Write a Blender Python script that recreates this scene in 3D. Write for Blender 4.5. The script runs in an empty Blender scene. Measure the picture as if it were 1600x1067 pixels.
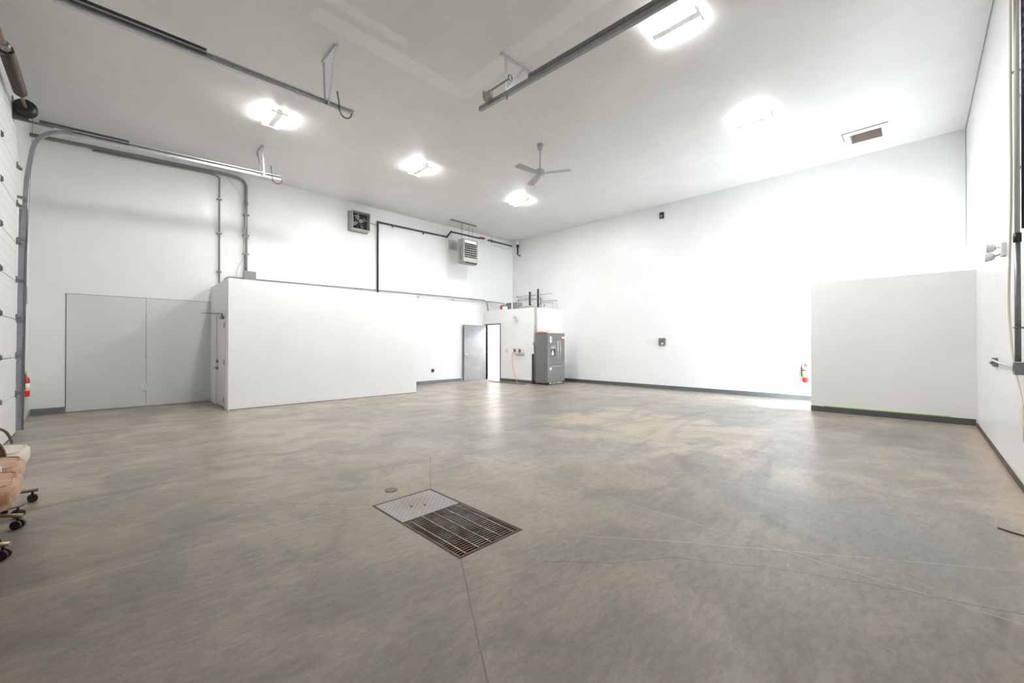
import bpy, bmesh, math, random
from mathutils import Vector, Matrix
random.seed(7)
PI = math.pi
S = bpy.context.scene
COL = S.collection

# ---------------------------------------------------------------- camera, world, exposure
cam_d = bpy.data.cameras.new('camera'); cam = bpy.data.objects.new('camera', cam_d); COL.objects.link(cam)
cam_d.sensor_width = 36.0; cam_d.sensor_fit = 'HORIZONTAL'; cam_d.lens = 36.0*635.4/1600
cam_d.shift_y = 1.5/1600; cam_d.clip_start = 0.02; cam_d.clip_end = 200
cam.location = (0, 0, 1.3); cam.rotation_euler = (math.radians(90.316), 0, math.radians(-45.0))
S.camera = cam
S.view_settings.view_transform = 'Standard'; S.view_settings.look = 'None'
S.view_settings.exposure = 1.2; S.view_settings.gamma = 1.0; S.view_settings.use_curve_mapping = False
w = bpy.data.worlds.new('world'); S.world = w; w.use_nodes = True
w.node_tree.nodes['Background'].inputs[0].default_value = (0.75, 0.85, 1.0, 1)
w.node_tree.nodes['Background'].inputs[1].default_value = 1.0

XD, XB, YC, YA, H = -0.995, 11.594, -0.656, 11.575, 5.426     # room: left, far, right and back wall planes, ceiling height
LAMPS = [(2.15, 8.20), (5.17, 8.19), (8.37, 8.02), (5.12, 2.18), (8.34, 2.11)]
LAMP_W, TUBE_E = 40.0, 40.0

def area(name, loc, rot, sx, sy, power, col=(1, 1, 1)):
    l = bpy.data.lights.new(name, 'AREA'); l.shape = 'RECTANGLE'; l.size = sx; l.size_y = sy; l.energy = power; l.color = col
    o = bpy.data.objects.new(name, l); COL.objects.link(o); o.location = loc; o.rotation_euler = rot
    return o
# added light of an unseen, guessed window; brightens the right corner
area('added_window_light', (10.75, YC+0.03, 1.45), (math.radians(90), 0, PI), 1.1, 1.3, 1000, (0.86, 0.93, 1.0))
# light in the small back room
area('room_light', (10.85, 10.6, 2.38), (0, 0, 0), 0.5, 0.9, 60, (1, 0.99, 0.97))

# ---------------------------------------------------------------- materials
def new_mat(name):
    m = bpy.data.materials.new(name); m.use_nodes = True
    return m, m.node_tree, m.node_tree.nodes['Principled BSDF']
def mat(name, col, rough=0.5, metal=0.0, spec=0.5, var=0.0, vs=8.0, bump=0.0, bs=60.0, emit=None, es=0):
    m, nt, b = new_mat(name)
    b.inputs['Base Color'].default_value = (*col, 1); b.inputs['Roughness'].default_value = rough
    b.inputs['Metallic'].default_value = metal; b.inputs['Specular IOR Level'].default_value = spec
    tc = nt.nodes.new('ShaderNodeTexCoord')
    if var > 0:
        n = nt.nodes.new('ShaderNodeTexNoise'); n.inputs['Scale'].default_value = vs; n.inputs['Detail'].default_value = 4
        r = nt.nodes.new('ShaderNodeValToRGB')
        r.color_ramp.elements[0].position = .3; r.color_ramp.elements[1].position = .7
        r.color_ramp.elements[0].color = (*[c*(1-var) for c in col], 1); r.color_ramp.elements[1].color = (*[min(1, c*(1+var*.5)) for c in col], 1)
        nt.links.new(tc.outputs['Object'], n.inputs['Vector']); nt.links.new(n.outputs['Fac'], r.inputs['Fac']); nt.links.new(r.outputs['Color'], b.inputs['Base Color'])
    if bump > 0:
        n2 = nt.nodes.new('ShaderNodeTexNoise'); n2.inputs['Scale'].default_value = bs
        bm_ = nt.nodes.new('ShaderNodeBump'); bm_.inputs['Strength'].default_value = bump; bm_.inputs['Distance'].default_value = .01
        nt.links.new(tc.outputs['Object'], n2.inputs['Vector']); nt.links.new(n2.outputs['Fac'], bm_.inputs['Height']); nt.links.new(bm_.outputs['Normal'], b.inputs['Normal'])
    if emit:
        b.inputs['Emission Color'].default_value = (*emit, 1); b.inputs['Emission Strength'].default_value = es
    return m

class NG:                                            # small node-graph helper
    def __init__(s, nt): s.nt = nt
    def n(s, t, **k):
        x = s.nt.nodes.new(t)
        for a, v in k.items(): setattr(x, a, v)
        return x
    def link(s, a, b): s.nt.links.new(a, b)
    def put(s, sock, v):
        if isinstance(v, bpy.types.NodeSocket): s.link(v, sock)
        else: sock.default_value = v
    def math(s, op, a, b=0.0, clamp=False):
        x = s.n('ShaderNodeMath', operation=op, use_clamp=clamp); s.put(x.inputs[0], a); s.put(x.inputs[1], b); return x.outputs[0]
    def vec(s, op, a, b=None):
        x = s.n('ShaderNodeVectorMath', operation=op); s.put(x.inputs[0], a)
        if b is not None: s.put(x.inputs[1], b)
        return x.outputs['Value'] if op in ('DOT_PRODUCT', 'LENGTH') else x.outputs[0]
    def noise(s, v, scale, detail=4, rough=.5, dist=0):
        x = s.n('ShaderNodeTexNoise'); s.put(x.inputs['Vector'], v); x.inputs['Scale'].default_value = scale
        x.inputs['Detail'].default_value = detail; x.inputs['Roughness'].default_value = rough; x.inputs['Distortion'].default_value = dist
        return x.outputs['Fac']
    def ramp(s, f, stops):
        x = s.n('ShaderNodeMapRange', interpolation_type='SMOOTHSTEP'); s.put(x.inputs['Value'], f)
        x.inputs['From Min'].default_value, x.inputs['From Max'].default_value, x.inputs['To Min'].default_value, x.inputs['To Max'].default_value = stops
        return x.outputs[0]
    def mix(s, f, a, b, mode='MIX'):
        x = s.n('ShaderNodeMix', data_type='RGBA', blend_type=mode); s.put(x.inputs[0], f)
        s.put(x.inputs[6], a); s.put(x.inputs[7], b); return x.outputs[2]
    def seg(s, P, a, b):                             # distance from P to the floor segment a-b
        a = Vector((*a, 0)); b = Vector((*b, 0)); ab = b-a; L = ab.length
        pa = s.vec('SUBTRACT', P, a)
        h = s.math('DIVIDE', s.vec('DOT_PRODUCT', pa, ab), L*L, clamp=True)
        sc = s.n('ShaderNodeVectorMath', operation='SCALE'); sc.inputs[0].default_value = ab; s.link(h, sc.inputs['Scale'])
        return s.vec('LENGTH', s.vec('SUBTRACT', pa, sc.outputs[0]))

def concrete():
    m, nt, b = new_mat('polished_concrete'); g = NG(nt)
    P0 = g.n('ShaderNodeTexCoord').outputs['Object']
    sc = g.n('ShaderNodeMapping'); g.link(P0, sc.inputs[0]); sc.inputs['Scale'].default_value = (1, 1, 0); P = sc.outputs[0]
    big = g.noise(P, .42, 5, .55, .6); med = g.noise(P, 1.5, 7, .62, .9); sm = g.noise(P, 6.5, 8, .7, .5); mf = g.n('ShaderNodeMapping'); g.link(P, mf.inputs[0]); mf.inputs['Rotation'].default_value = (0, 0, .5); mf.inputs['Scale'].default_value = (1, 2.4, 1); fine = g.noise(mf.outputs[0], 11, 3.5, .62, .3); vf = g.noise(P, 60, 2)
    mp = g.n('ShaderNodeMapping'); g.link(P, mp.inputs[0]); mp.inputs['Rotation'].default_value = (0, 0, .95); mp.inputs['Scale'].default_value = (.55, 2.6, 1)
    strk = g.noise(mp.outputs[0], .8, 6, .6, 1.2)
    beige = (.350, .300, .230, 1); grey = (.245, .222, .185, 1); blue = (.185, .188, .174, 1); dark = (.095, .084, .072, 1); pale = (.43, .375, .295, 1)
    c = g.mix(g.ramp(med, (.38, .62, 0, 1)), beige, grey)
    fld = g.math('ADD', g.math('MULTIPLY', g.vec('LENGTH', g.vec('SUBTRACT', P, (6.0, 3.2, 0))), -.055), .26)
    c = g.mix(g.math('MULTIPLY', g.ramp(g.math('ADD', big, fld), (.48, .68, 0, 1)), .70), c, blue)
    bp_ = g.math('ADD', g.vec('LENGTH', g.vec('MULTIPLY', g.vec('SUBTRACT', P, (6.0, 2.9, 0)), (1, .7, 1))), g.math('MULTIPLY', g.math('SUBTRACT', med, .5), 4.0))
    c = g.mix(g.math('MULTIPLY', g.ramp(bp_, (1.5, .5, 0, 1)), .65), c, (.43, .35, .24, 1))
    c = g.mix(g.math('MULTIPLY', g.ramp(strk, (.50, .70, 0, 1)), .52), c, dark)
    c = g.mix(g.math('MULTIPLY', g.ramp(sm, (.48, .95, 0, 1)), .40), c, pale)
    c = g.mix(g.math('MULTIPLY', g.ramp(sm, (.52, .10, 0, 1)), .40), c, dark)
    # worn, paler ring of concrete around the drain
    dd = g.vec('LENGTH', g.vec('SUBTRACT', P, (1.85, 2.55, 0)))
    dd = g.math('ADD', dd, g.math('MULTIPLY', g.math('SUBTRACT', med, .5), 2.2))
    c = g.mix(g.math('MULTIPLY', g.ramp(dd, (1.7, .5, 0, 1)), .60), c, (.44, .37, .26, 1))
    # vignette-like foreground shade painted into the concrete colour, rougher there too
    near_shade = g.math('ADD', g.vec('LENGTH', g.vec('SUBTRACT', P, (.3, 1.2, 0))), g.math('MULTIPLY', g.math('SUBTRACT', big, .5), 2.0))
    c = g.mix(g.math('MULTIPLY', g.ramp(near_shade, (5.0, 1.2, 0, 1)), .62), c, (.110, .092, .073, 1))
    # dirt rings of old tyre tracks
    for (cx, cy, r0, wd, amt) in [(7.0, -1.5, 4.2, .10, .5), (7.2, -1.7, 4.75, .13, .35), (2.0, 11.5, 4.9, .09, .25), (9.4, 5.2, 1.6, .12, .3)]:
        d = g.math('ABSOLUTE', g.math('SUBTRACT', g.math('ADD', g.vec('LENGTH', g.vec('SUBTRACT', P, (cx, cy, 0))), g.math('MULTIPLY', med, .25)), r0+.12))
        c = g.mix(g.math('MULTIPLY', g.math('MULTIPLY', g.ramp(d, (wd, .0, 0, 1)), g.ramp(strk, (.4, .6, 0, 1))), amt), c, (.10, .098, .092, 1))
    # beige dusty strip along the right wall
    sx = g.n('ShaderNodeSeparateXYZ'); g.link(P, sx.inputs[0])
    dw = g.math('ADD', g.math('ADD', sx.outputs[1], .656), g.math('MULTIPLY', g.math('SUBTRACT', sm, .5), .5))
    c = g.mix(g.math('MULTIPLY', g.ramp(dw, (.36, .03, 0, 1)), .75), c, (.42, .33, .24, 1))
    # grain and specks
    c = g.mix(.40, c, g.mix(1.0, c, g.mix(g.ramp(fine, (.3, .7, 0, 1)), (.62, .62, .62, 1), (1.25, 1.25, 1.25, 1)), 'MULTIPLY'))
    c = g.mix(.16, c, g.mix(1.0, c, g.mix(g.ramp(vf, (.35, .65, 0, 1)), (.6, .6, .6, 1), (1.3, 1.3, 1.3, 1)), 'MULTIPLY'))
    vo = g.n('ShaderNodeTexVoronoi'); g.link(P, vo.inputs['Vector']); vo.inputs['Scale'].default_value = 5.0
    spk = g.math('MULTIPLY', g.math('LESS_THAN', vo.outputs['Distance'], .028), g.math('GREATER_THAN', g.noise(P, 1.1, 2), .52))
    c = g.mix(g.math('MULTIPLY', spk, .7), c, (.7, .67, .6, 1))
    # joints and cracks
    nz = g.n('ShaderNodeTexNoise'); g.link(P, nz.inputs['Vector']); nz.inputs['Scale'].default_value = 5; nz.inputs['Detail'].default_value = 5
    off = g.n('ShaderNodeVectorMath', operation='SCALE'); g.link(g.vec('SUBTRACT', nz.outputs['Color'], (.5, .5, .5)), off.inputs[0]); off.inputs['Scale'].default_value = .10
    Pw = g.vec('MULTIPLY', g.vec('ADD', P, off.outputs[0]), (1, 1, 0))
    off2 = g.n('ShaderNodeVectorMath', operation='SCALE'); g.link(off.outputs[0], off2.inputs[0]); off2.inputs['Scale'].default_value = .14
    Pj = g.vec('MULTIPLY', g.vec('ADD', P, off2.outputs[0]), (1, 1, 0))
    def union(Pv, segs):
        d = None
        for a, bb in segs:
            e = g.seg(Pv, a, bb); d = e if d is None else g.math('MINIMUM', d, e)
        return d
    light = union(Pj, [((-.95, 3.36), (1.40, 3.20)), ((3.06, 3.6), (3.02, -.656)), ((2.30, 1.62), (2.66, 1.16)), ((2.66, 1.16), (3.73, -.42)), ((2.60, 3.30), (4.3, 3.30))])
    darkl = union(Pw, [((1.87, 1.60), (2.10, 1.33)), ((2.10, 1.33), (2.473, 1.04)), ((2.473, 1.04), (2.736, .626)), ((2.736, .626), (2.876, .348)), ((2.876, .348), (3.015, -.006)), ((3.015, -.006), (3.2, -.6)), ((.60, 4.15), (1.10, 3.62)), ((1.10, 3.62), (1.54, 3.12))])
    darkl = g.math('MINIMUM', darkl, union(Pj, [((1.53, 1.97), (.6, .45)), ((2.08, 3.12), (2.70, 4.05))]))
    c = g.mix(g.math('MULTIPLY', g.ramp(light, (.0058, .0015, 0, 1)), g.ramp(sm, (.36, .5, .3, .85))), c, (.50, .455, .38, 1))
    c = g.mix(g.math('MULTIPLY', g.ramp(g.math('ADD', light, -.0050), (.004, .0, 0, 1)), .30), c, (.09, .08, .065, 1))
    c = g.mix(g.math('MULTIPLY', g.ramp(darkl, (.006, .0015, 0, 1)), g.ramp(sm, (.36, .5, .3, .75))), c, (.07, .062, .052, 1))
    # white paint scuffs towards the right wall
    mp2 = g.n('ShaderNodeMapping'); g.link(P, mp2.inputs[0]); mp2.inputs['Rotation'].default_value = (0, 0, -.9); mp2.inputs['Scale'].default_value = (9, 2.2, 1)
    sc2 = g.math('MULTIPLY', g.ramp(g.noise(mp2.outputs[0], 1.4, 6, .75), (.69, .73, 0, 1)), g.ramp(g.vec('LENGTH', g.vec('SUBTRACT', P, (5.6, .1, 0))), (3.2, 1.0, 0, 1)))
    c = g.mix(g.math('MULTIPLY', sc2, .8), c, (.66, .63, .56, 1))
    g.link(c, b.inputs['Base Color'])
    r = g.math('ADD', g.ramp(med, (.3, .7, .285, .36)), g.math('MULTIPLY', fine, .06))
    r = g.math('ADD', r, g.ramp(near_shade, (4.5, 1.0, 0, .22)))
    g.link(r, b.inputs['Roughness'])
    b.inputs['Specular IOR Level'].default_value = .55
    bp = g.n('ShaderNodeBump'); bp.inputs['Strength'].default_value = .06; bp.inputs['Distance'].default_value = .004
    g.link(g.math('MULTIPLY', fine, .5), bp.inputs['Height']); g.link(bp.outputs[0], b.inputs['Normal'])
    return m

def ceiling_mat():
    m, nt, b = new_mat('ceiling_paint'); g = NG(nt)
    P = g.n('ShaderNodeTexCoord').outputs['Object']
    sx = g.n('ShaderNodeSeparateXYZ'); g.link(P, sx.inputs[0]); X, Y = sx.outputs[0], sx.outputs[1]
    nz = g.noise(P, 1.4, 5, .6, .4); n2 = g.noise(P, 5, 5, .6)
    c = g.mix(g.ramp(nz, (.35, .65, 0, 1)), (.665, .650, .625, 1), (.70, .685, .66, 1))
    wob = g.math('MULTIPLY', g.math('SUBTRACT', n2, .5), .16)
    def band(v, c0, hw, lim, l0, l1):
        d = g.math('ABSOLUTE', g.math('SUBTRACT', g.math('ADD', v, wob), c0))
        k = g.ramp(d, (hw+.02, hw-.02, 0, 1))
        k2 = g.math('MULTIPLY', g.ramp(lim, (l0-.05, l0+.05, 0, 1)), g.ramp(lim, (l1+.05, l1-.05, 0, 1)))
        return g.math('MULTIPLY', k, k2)
    seam = g.math('MAXIMUM', band(Y, 5.30, .14, X, 1.8, 4.2), band(X, 4.12, .15, Y, 1.2, 5.4))
    seam = g.math('MAXIMUM', seam, band(Y, 4.95, .07, X, 1.6, 2.9))
    c = g.mix(g.math('MULTIPLY', seam, .7), c, (.79, .77, .74, 1))
    g.link(c, b.inputs['Base Color'])
    g.link(g.ramp(nz, (.3, .7, .30, .42)), b.inputs['Roughness']); b.inputs['Specular IOR Level'].default_value = .4
    return m

def wall_mat(name, col, rough=.34, sheet=1.2, axis=0):
    m, nt, b = new_mat(name); g = NG(nt)
    P = g.n('ShaderNodeTexCoord').outputs['Object']
    nz = g.noise(P, .9, 5, .6, .3)
    mp = g.n('ShaderNodeMapping'); g.link(P, mp.inputs[0]); mp.inputs['Scale'].default_value = (6, 6, .35)
    st = g.noise(mp.outputs[0], 1.6, 4, .6)
    c = g.mix(g.ramp(nz, (.3, .7, 0, 1)), (*[v*.965 for v in col], 1), (*col, 1))
    c = g.mix(g.math('MULTIPLY', g.ramp(st, (.6, .8, 0, 1)), .10), c, (*[v*.85 for v in col], 1))
    sx = g.n('ShaderNodeSeparateXYZ'); g.link(P, sx.inputs[0])
    g.link(c, b.inputs['Base Color'])
    g.link(g.ramp(st, (.3, .7, rough-.06, rough+.08)), b.inputs['Roughness'])
    b.inputs['Specular IOR Level'].default_value = .5
    mp3 = g.n('ShaderNodeMapping'); g.link(P, mp3.inputs[0]); mp3.inputs['Scale'].default_value = (1, 1, .25)
    bp = g.n('ShaderNodeBump'); bp.inputs['Strength'].default_value = .08; bp.inputs['Distance'].default_value = .02
    g.link(g.noise(mp3.outputs[0], 3.0, 3), bp.inputs['Height']); g.link(bp.outputs[0], b.inputs['Normal'])
    return m

def gratebar():
    m, nt, b = new_mat('grate_bar_steel'); g = NG(nt); P = g.n('ShaderNodeTexCoord').outputs['Object']
    f = g.ramp(g.math('ADD', g.noise(P, 5, 4, .6), g.math('MULTIPLY', g.vec('LENGTH', g.vec('SUBTRACT', P, (.10, .05, 0))), .7)), (.55, .80, 0, 1))
    g.link(g.mix(f, (.20, .195, .175, 1), (.13, .065, .03, 1)), b.inputs['Base Color']); b.inputs['Roughness'].default_value = .55; b.inputs['Metallic'].default_value = .3
    return m
M = dict(
 floor=concrete(), ceiling=ceiling_mat(), wall=wall_mat('white_wall_sheet', (.86, .865, .865)), partition=wall_mat('white_partition_paint', (.80, .80, .79), .5),
 panel=wall_mat('grey_wall_sheet', (.69, .70, .695), .55), office=wall_mat('white_office_paint', (.84, .845, .84), .5),
 doorwhite=mat('white_door_paint', (.78, .77, .74), .4), section=mat('overhead_door_skin', (.76, .76, .745), .42, var=.03, bump=.15, bs=90),
 base=mat('grey_vinyl_base', (.085, .09, .092), .5, var=.15), tape=mat('green_masking_tape', (.42, .55, .20), .6),
 galv=mat('galvanized_steel', (.60, .61, .62), .48, .8, var=.12, vs=14), galvd=mat('dull_galvanized_steel', (.25, .26, .265), .42, .8, var=.15, vs=14),
 track=mat('track_steel', (.36, .37, .38), .38, .85, var=.12, vs=10),
 steel=mat('brushed_steel_door', (.27, .275, .285), .5, .4, var=.16, vs=3), fridge=mat('slate_metal', (.19, .185, .175), .36, .55, var=.05, vs=5),
 frdark=mat('fridge_cabinet_grey', (.17, .166, .16), .45, .2), chrome=mat('chrome', (.75, .75, .75), .14, 1.0),
 black=mat('black_iron', (.012, .012, .013), .42), rubber=mat('black_rubber', (.018, .018, .02), .6), dark=mat('dark_void', (.006, .006, .006), .9),
 white=mat('white_plastic', (.82, .82, .80), .35), offwhite=mat('offwhite_plastic', (.62, .61, .57), .45), paper=mat('white_paper', (.88, .88, .87), .7),
 spring=mat('oiled_spring_steel', (.10, .075, .065), .42, .6, var=.3, vs=20), wood=mat('weathered_tube', (.30, .20, .13), .6, .2, var=.3, vs=10),
 red=mat('red_enamel', (.72, .02, .015), .28), darkred=mat('dark_red_handle', (.20, .025, .018), .5), pipegrey=mat('grey_pipe', (.42, .43, .43), .5), redcap=mat('red_plastic', (.55, .06, .03), .5), orange=mat('orange_hose', (.80, .22, .12), .5),
 label=mat('cream_label', (.80, .74, .55), .6), greybox=mat('grey_enamel_box', (.33, .34, .34), .5), conduit=mat('grey_conduit', (.26, .265, .265), .5, .2, var=.1),
 cream=mat('cream_cable', (.66, .62, .52), .5), heater=mat('putty_grey_enamel', (.40, .40, .355), .5, .1), 
 rust=mat('rusty_grate_steel', (.045, .032, .024), .7, .1, var=.55, vs=7), gratebar=gratebar(), zinc=mat('worn_zinc_bar', (.27, .25, .215), .45, .7, var=.25, vs=12),
 plate=None, brass=mat('antique_brass', (.44, .33, .19), .3, .85, var=.15), bronze=mat('dark_bronze', (.12, .085, .06), .38, .6),
 tan=None, ivory=mat('ivory_boucle', (.66, .59, .51), .9, var=.12, vs=30, bump=.5, bs=160), greige=mat('striped_underside', (.40, .34, .30), .9, var=.3, vs=40),
 fan=mat('fan_white_enamel', (.40, .405, .40), .35), tube=mat('lit_tube', (1, 1, 1), .5, emit=(1, 1, 1), es=TUBE_E), glow=mat('added_pane_glow', (.9, .95, 1), .2, emit=(.86, .93, 1), es=6),
 hatch=mat('mauve_insulation', (.40, .30, .33), .8, var=.4, vs=9), plywood=mat('pale_wood', (.50, .42, .36), .7, var=.15), dust=mat('dirty_gap', (.10, .08, .06), .9, var=.4, vs=12),
)
def leather():
    m, nt, b = new_mat('tan_suede'); g = NG(nt); P = g.n('ShaderNodeTexCoord').outputs['Object']
    mp = g.n('ShaderNodeMapping'); g.link(P, mp.inputs[0]); mp.inputs['Scale'].default_value = (2, 9, 4)
    c = g.mix(g.ramp(g.noise(mp.outputs[0], 3, 6, .65, .5), (.3, .7, 0, 1)), (.30, .145, .070, 1), (.56, .335, .190, 1))
    g.link(c, b.inputs['Base Color']); b.inputs['Roughness'].default_value = .75; b.inputs['Sheen Weight'].default_value = .3
    return m
def plate_mat():
    m, nt, b = new_mat('worn_checker_plate'); g = NG(nt); P = g.n('ShaderNodeTexCoord').outputs['Object']
    d = g.vec('LENGTH', g.vec('SUBTRACT', P, (.0, .05, 0)))
    f = g.math('MULTIPLY', g.ramp(g.math('ADD', d, g.math('MULTIPLY', g.noise(P, 14, 4), .25)), (.34, .16, 0, 1)), .7)
    c = g.mix(f, (.27, .26, .245, 1), (.22, .14, .075, 1))
    g.link(c, b.inputs['Base Color']); b.inputs['Roughness'].default_value = .5; b.inputs['Metallic'].default_value = .25
    return m
M['tan'] = leather(); M['plate'] = plate_mat(); M['tread'] = mat('tread_highlight', (.42, .41, .39), .35, .5)

# ---------------------------------------------------------------- mesh helpers
class MB:
    def __init__(s, o=(0, 0, 0)): s.bm = bmesh.new(); s.o = Vector(o); s.smooth = False
    def v(s, p): return s.bm.verts.new(Vector(p)-s.o)
    def box(s, x0, x1, y0, y1, z0, z1, bev=0.0):
        t = bmesh.new() if bev else s.bm
        P = [(x, y, z) for x in (x0, x1) for y in (y0, y1) for z in (z0, z1)]
        V = [t.verts.new(Vector(p)-s.o) for p in P]
        for f in ((0, 1, 3, 2), (4, 6, 7, 5), (0, 4, 5, 1), (2, 3, 7, 6), (0, 2, 6, 4), (1, 5, 7, 3)): t.faces.new([V[i] for i in f])
        if bev:
            bmesh.ops.bevel(t, geom=t.edges[:], offset=bev, segments=2, affect='EDGES', profile=.6)
            s.merge(t)
        return s
    def merge(s, t):
        me = bpy.data.meshes.new('tmp'); t.to_mesh(me); t.free(); s.bm.from_mesh(me); bpy.data.meshes.remove(me)
    def obox(s, c, size, rot=(0, 0, 0)):
        R = Matrix.Rotation(rot[2], 3, 'Z') @ Matrix.Rotation(rot[1], 3, 'Y') @ Matrix.Rotation(rot[0], 3, 'X')
        c = Vector(c); V = [s.v(c + R @ Vector((x*size[0]/2, y*size[1]/2, z*size[2]/2))) for x in (-1, 1) for y in (-1, 1) for z in (-1, 1)]
        for f in ((0, 1, 3, 2), (4, 6, 7, 5), (0, 4, 5, 1), (2, 3, 7, 6), (0, 2, 6, 4), (1, 5, 7, 3)): s.bm.faces.new([V[i] for i in f])
        return s
    def bar(s, p0, p1, w, h, up=(0, 0, 1)):          # rectangular bar between two points
        return s.sweep([p0, p1], [(-w/2, -h/2), (w/2, -h/2), (w/2, h/2), (-w/2, h/2)], up)
    def sweep(s, pts, prof, up=(0, 0, 1), closed=True):
        pts = [Vector(p) for p in pts]; up = Vector(up); rings = []
        for i, p in enumerate(pts):
            t = (pts[min(i+1, len(pts)-1)]-pts[max(i-1, 0)]).normalized()
            u = up if abs(t.dot(up)) < .98 else Vector((1, 0, 0))
            side = t.cross(u).normalized(); nn = side.cross(t).normalized()
            rings.append([s.v(p+side*a+nn*b) for a, b in prof])
        n = len(prof)
        for r0, r1 in zip(rings, rings[1:]):
            for i in range(n if closed else n-1): s.bm.faces.new([r0[i], r0[(i+1) % n], r1[(i+1) % n], r1[i]])
        if closed: s.bm.faces.new(rings[0][::-1]); s.bm.faces.new(rings[-1])
        return s
    def tube(s, pts, r, n=10):
        pts = [Vector(p) for p in pts]; rings = []; side = None
        for i, p in enumerate(pts):
            t = (pts[min(i+1, len(pts)-1)]-pts[max(i-1, 0)]).normalized()
            if side is None: side = t.cross(Vector((0, 0, 1)) if abs(t.z) < .9 else Vector((1, 0, 0))).normalized()
            else: side = (side-t*side.dot(t)).normalized()
            b = t.cross(side); rr = r[i] if isinstance(r, (list, tuple)) else r
            rings.append([s.v(p+side*math.cos(2*PI*k/n)*rr+b*math.sin(2*PI*k/n)*rr) for k in range(n)])
        for r0, r1 in zip(rings, rings[1:]):
            for i in range(n):
                f = s.bm.faces.new([r0[i], r0[(i+1) % n], r1[(i+1) % n], r1[i]]); f.smooth = True
        s.bm.faces.new(rings[0][::-1]); s.bm.faces.new(rings[-1]); return s
    def lathe(s, prof, c=(0, 0, 0), axis='z', n=24):  # prof: (radius, height)
        c = Vector(c); rings = []
        for r, h in prof:
            ring = []
            for k in range(n):
                a = 2*PI*k/n; q = (r*math.cos(a), r*math.sin(a), h)
                q = {'z': q, 'y': (q[0], q[2], q[1]), 'x': (q[2], q[0], q[1])}[axis]
                ring.append(s.v(c+Vector(q)))
            rings.append(ring)
        for r0, r1 in zip(rings, rings[1:]):
            for i in range(n):
                f = s.bm.faces.new([r0[i], r0[(i+1) % n], r1[(i+1) % n], r1[i]]); f.smooth = True
        s.bm.faces.new(rings[0][::-1]); s.bm.faces.new(rings[-1]); return s
    def torus(s, c, R, r, axis='z', n=24, m=8, sx=1, sy=1):
        c = Vector(c); V = []
        for i in range(n):
            a = 2*PI*i/n; ring = []
            for j in range(m):
                b = 2*PI*j/m; q = ((R+r*math.cos(b))*math.cos(a)*sx, (R+r*math.cos(b))*math.sin(a)*sy, r*math.sin(b))
                q = {'z': q, 'y': (q[0], q[2], q[1]), 'x': (q[2], q[0], q[1])}[axis]
                ring.append(s.v(c+Vector(q)))
            V.append(ring)
        for i in range(n):
            for j in range(m):
                f = s.bm.faces.new([V[i][j], V[(i+1) % n][j], V[(i+1) % n][(j+1) % m], V[i][(j+1) % m]]); f.smooth = True
        return s
    def superell(s, c, rx, ry, rz, e1=.5, e2=.5, n=28, m=16, tilt=0, bulge=0):
        c = Vector(c); R = Matrix.Rotation(tilt, 3, 'Y'); pw = lambda v, e: math.copysign(abs(v)**e, v); rows = []
        for j in range(1, m):
            ph = -PI/2+PI*j/m
            rows.append([s.v(c+R @ Vector((rx*pw(math.cos(ph), e1)*pw(math.cos(2*PI*i/n), e2), ry*pw(math.cos(ph), e1)*pw(math.sin(2*PI*i/n), e2), rz*pw(math.sin(ph), e1)))) for i in range(n)])
        a = s.v(c+R @ Vector((0, 0, -rz))); b = s.v(c+R @ Vector((0, 0, rz)))
        for r0, r1 in zip(rows, rows[1:]):
            for i in range(n): s.bm.faces.new([r0[i], r0[(i+1) % n], r1[(i+1) % n], r1[i]]).smooth = True
        for i in range(n):
            s.bm.faces.new([a, rows[0][(i+1) % n], rows[0][i]]).smooth = True; s.bm.faces.new([b, rows[-1][i], rows[-1][(i+1) % n]]).smooth = True
        return s
    def prism(s, poly, z0, z1, axis='z'):            # polygon extruded along an axis; poly in the two other axes' order
        def P(a, b, h): return {'z': (a, b, h), 'y': (a, h, b), 'x': (h, a, b)}[axis]
        A = [s.v(P(a, b, z0)) for a, b in poly]; B = [s.v(P(a, b, z1)) for a, b in poly]; n = len(poly)
        s.bm.faces.new(A[::-1]); s.bm.faces.new(B)
        for i in range(n): s.bm.faces.new([A[i], A[(i+1) % n], B[(i+1) % n], B[i]])
        return s
    def build(s, name, m, parent=None, loc=None):
        bmesh.ops.recalc_face_normals(s.bm, faces=s.bm.faces[:])
        me = bpy.data.meshes.new(name); s.bm.to_mesh(me); s.bm.free(); me.materials.append(M[m] if isinstance(m, str) else m)
        o = bpy.data.objects.new(name, me); COL.objects.link(o)
        if parent: o.parent = parent
        elif loc is not None: o.location = loc
        else: o.location = s.o
        return o
def fillet(pts, r, n=6):
    pts = [Vector(p) for p in pts]; out = [pts[0]]
    for a, b, c in zip(pts, pts[1:], pts[2:]):
        d0 = (a-b); d1 = (c-b); rr = min(r, d0.length*.45, d1.length*.45); p0 = b+d0.normalized()*rr; p1 = b+d1.normalized()*rr
        for k in range(n+1):
            t = k/n; out.append(p0*(1-t)**2+b*2*t*(1-t)+p1*t*t)
    return out+[pts[-1]]
def tag(o, label, cat, group=None, kind=None):
    o['label'] = label; o['category'] = cat
    if group: o['group'] = group
    if kind: o['kind'] = kind
    return o
def thing(name, loc, label, cat, group=None, rz=0):
    o = bpy.data.objects.new(name, None); COL.objects.link(o); o.empty_display_size = .1; o.location = loc; o.rotation_euler = (0, 0, rz)
    return tag(o, label, cat, group)
def struct(name, mb, m, label=None, parent=None):
    o = mb.build(name, m, parent)
    if not parent: o['kind'] = 'structure'; o['label'] = label or name; o['category'] = name.split('_')[0]
    return o
def copy_tree(o, parent=None):
    c = o.copy(); COL.objects.link(c)
    if parent: c.parent = parent
    for ch in list(o.children): copy_tree(ch, c)
    return c

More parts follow.
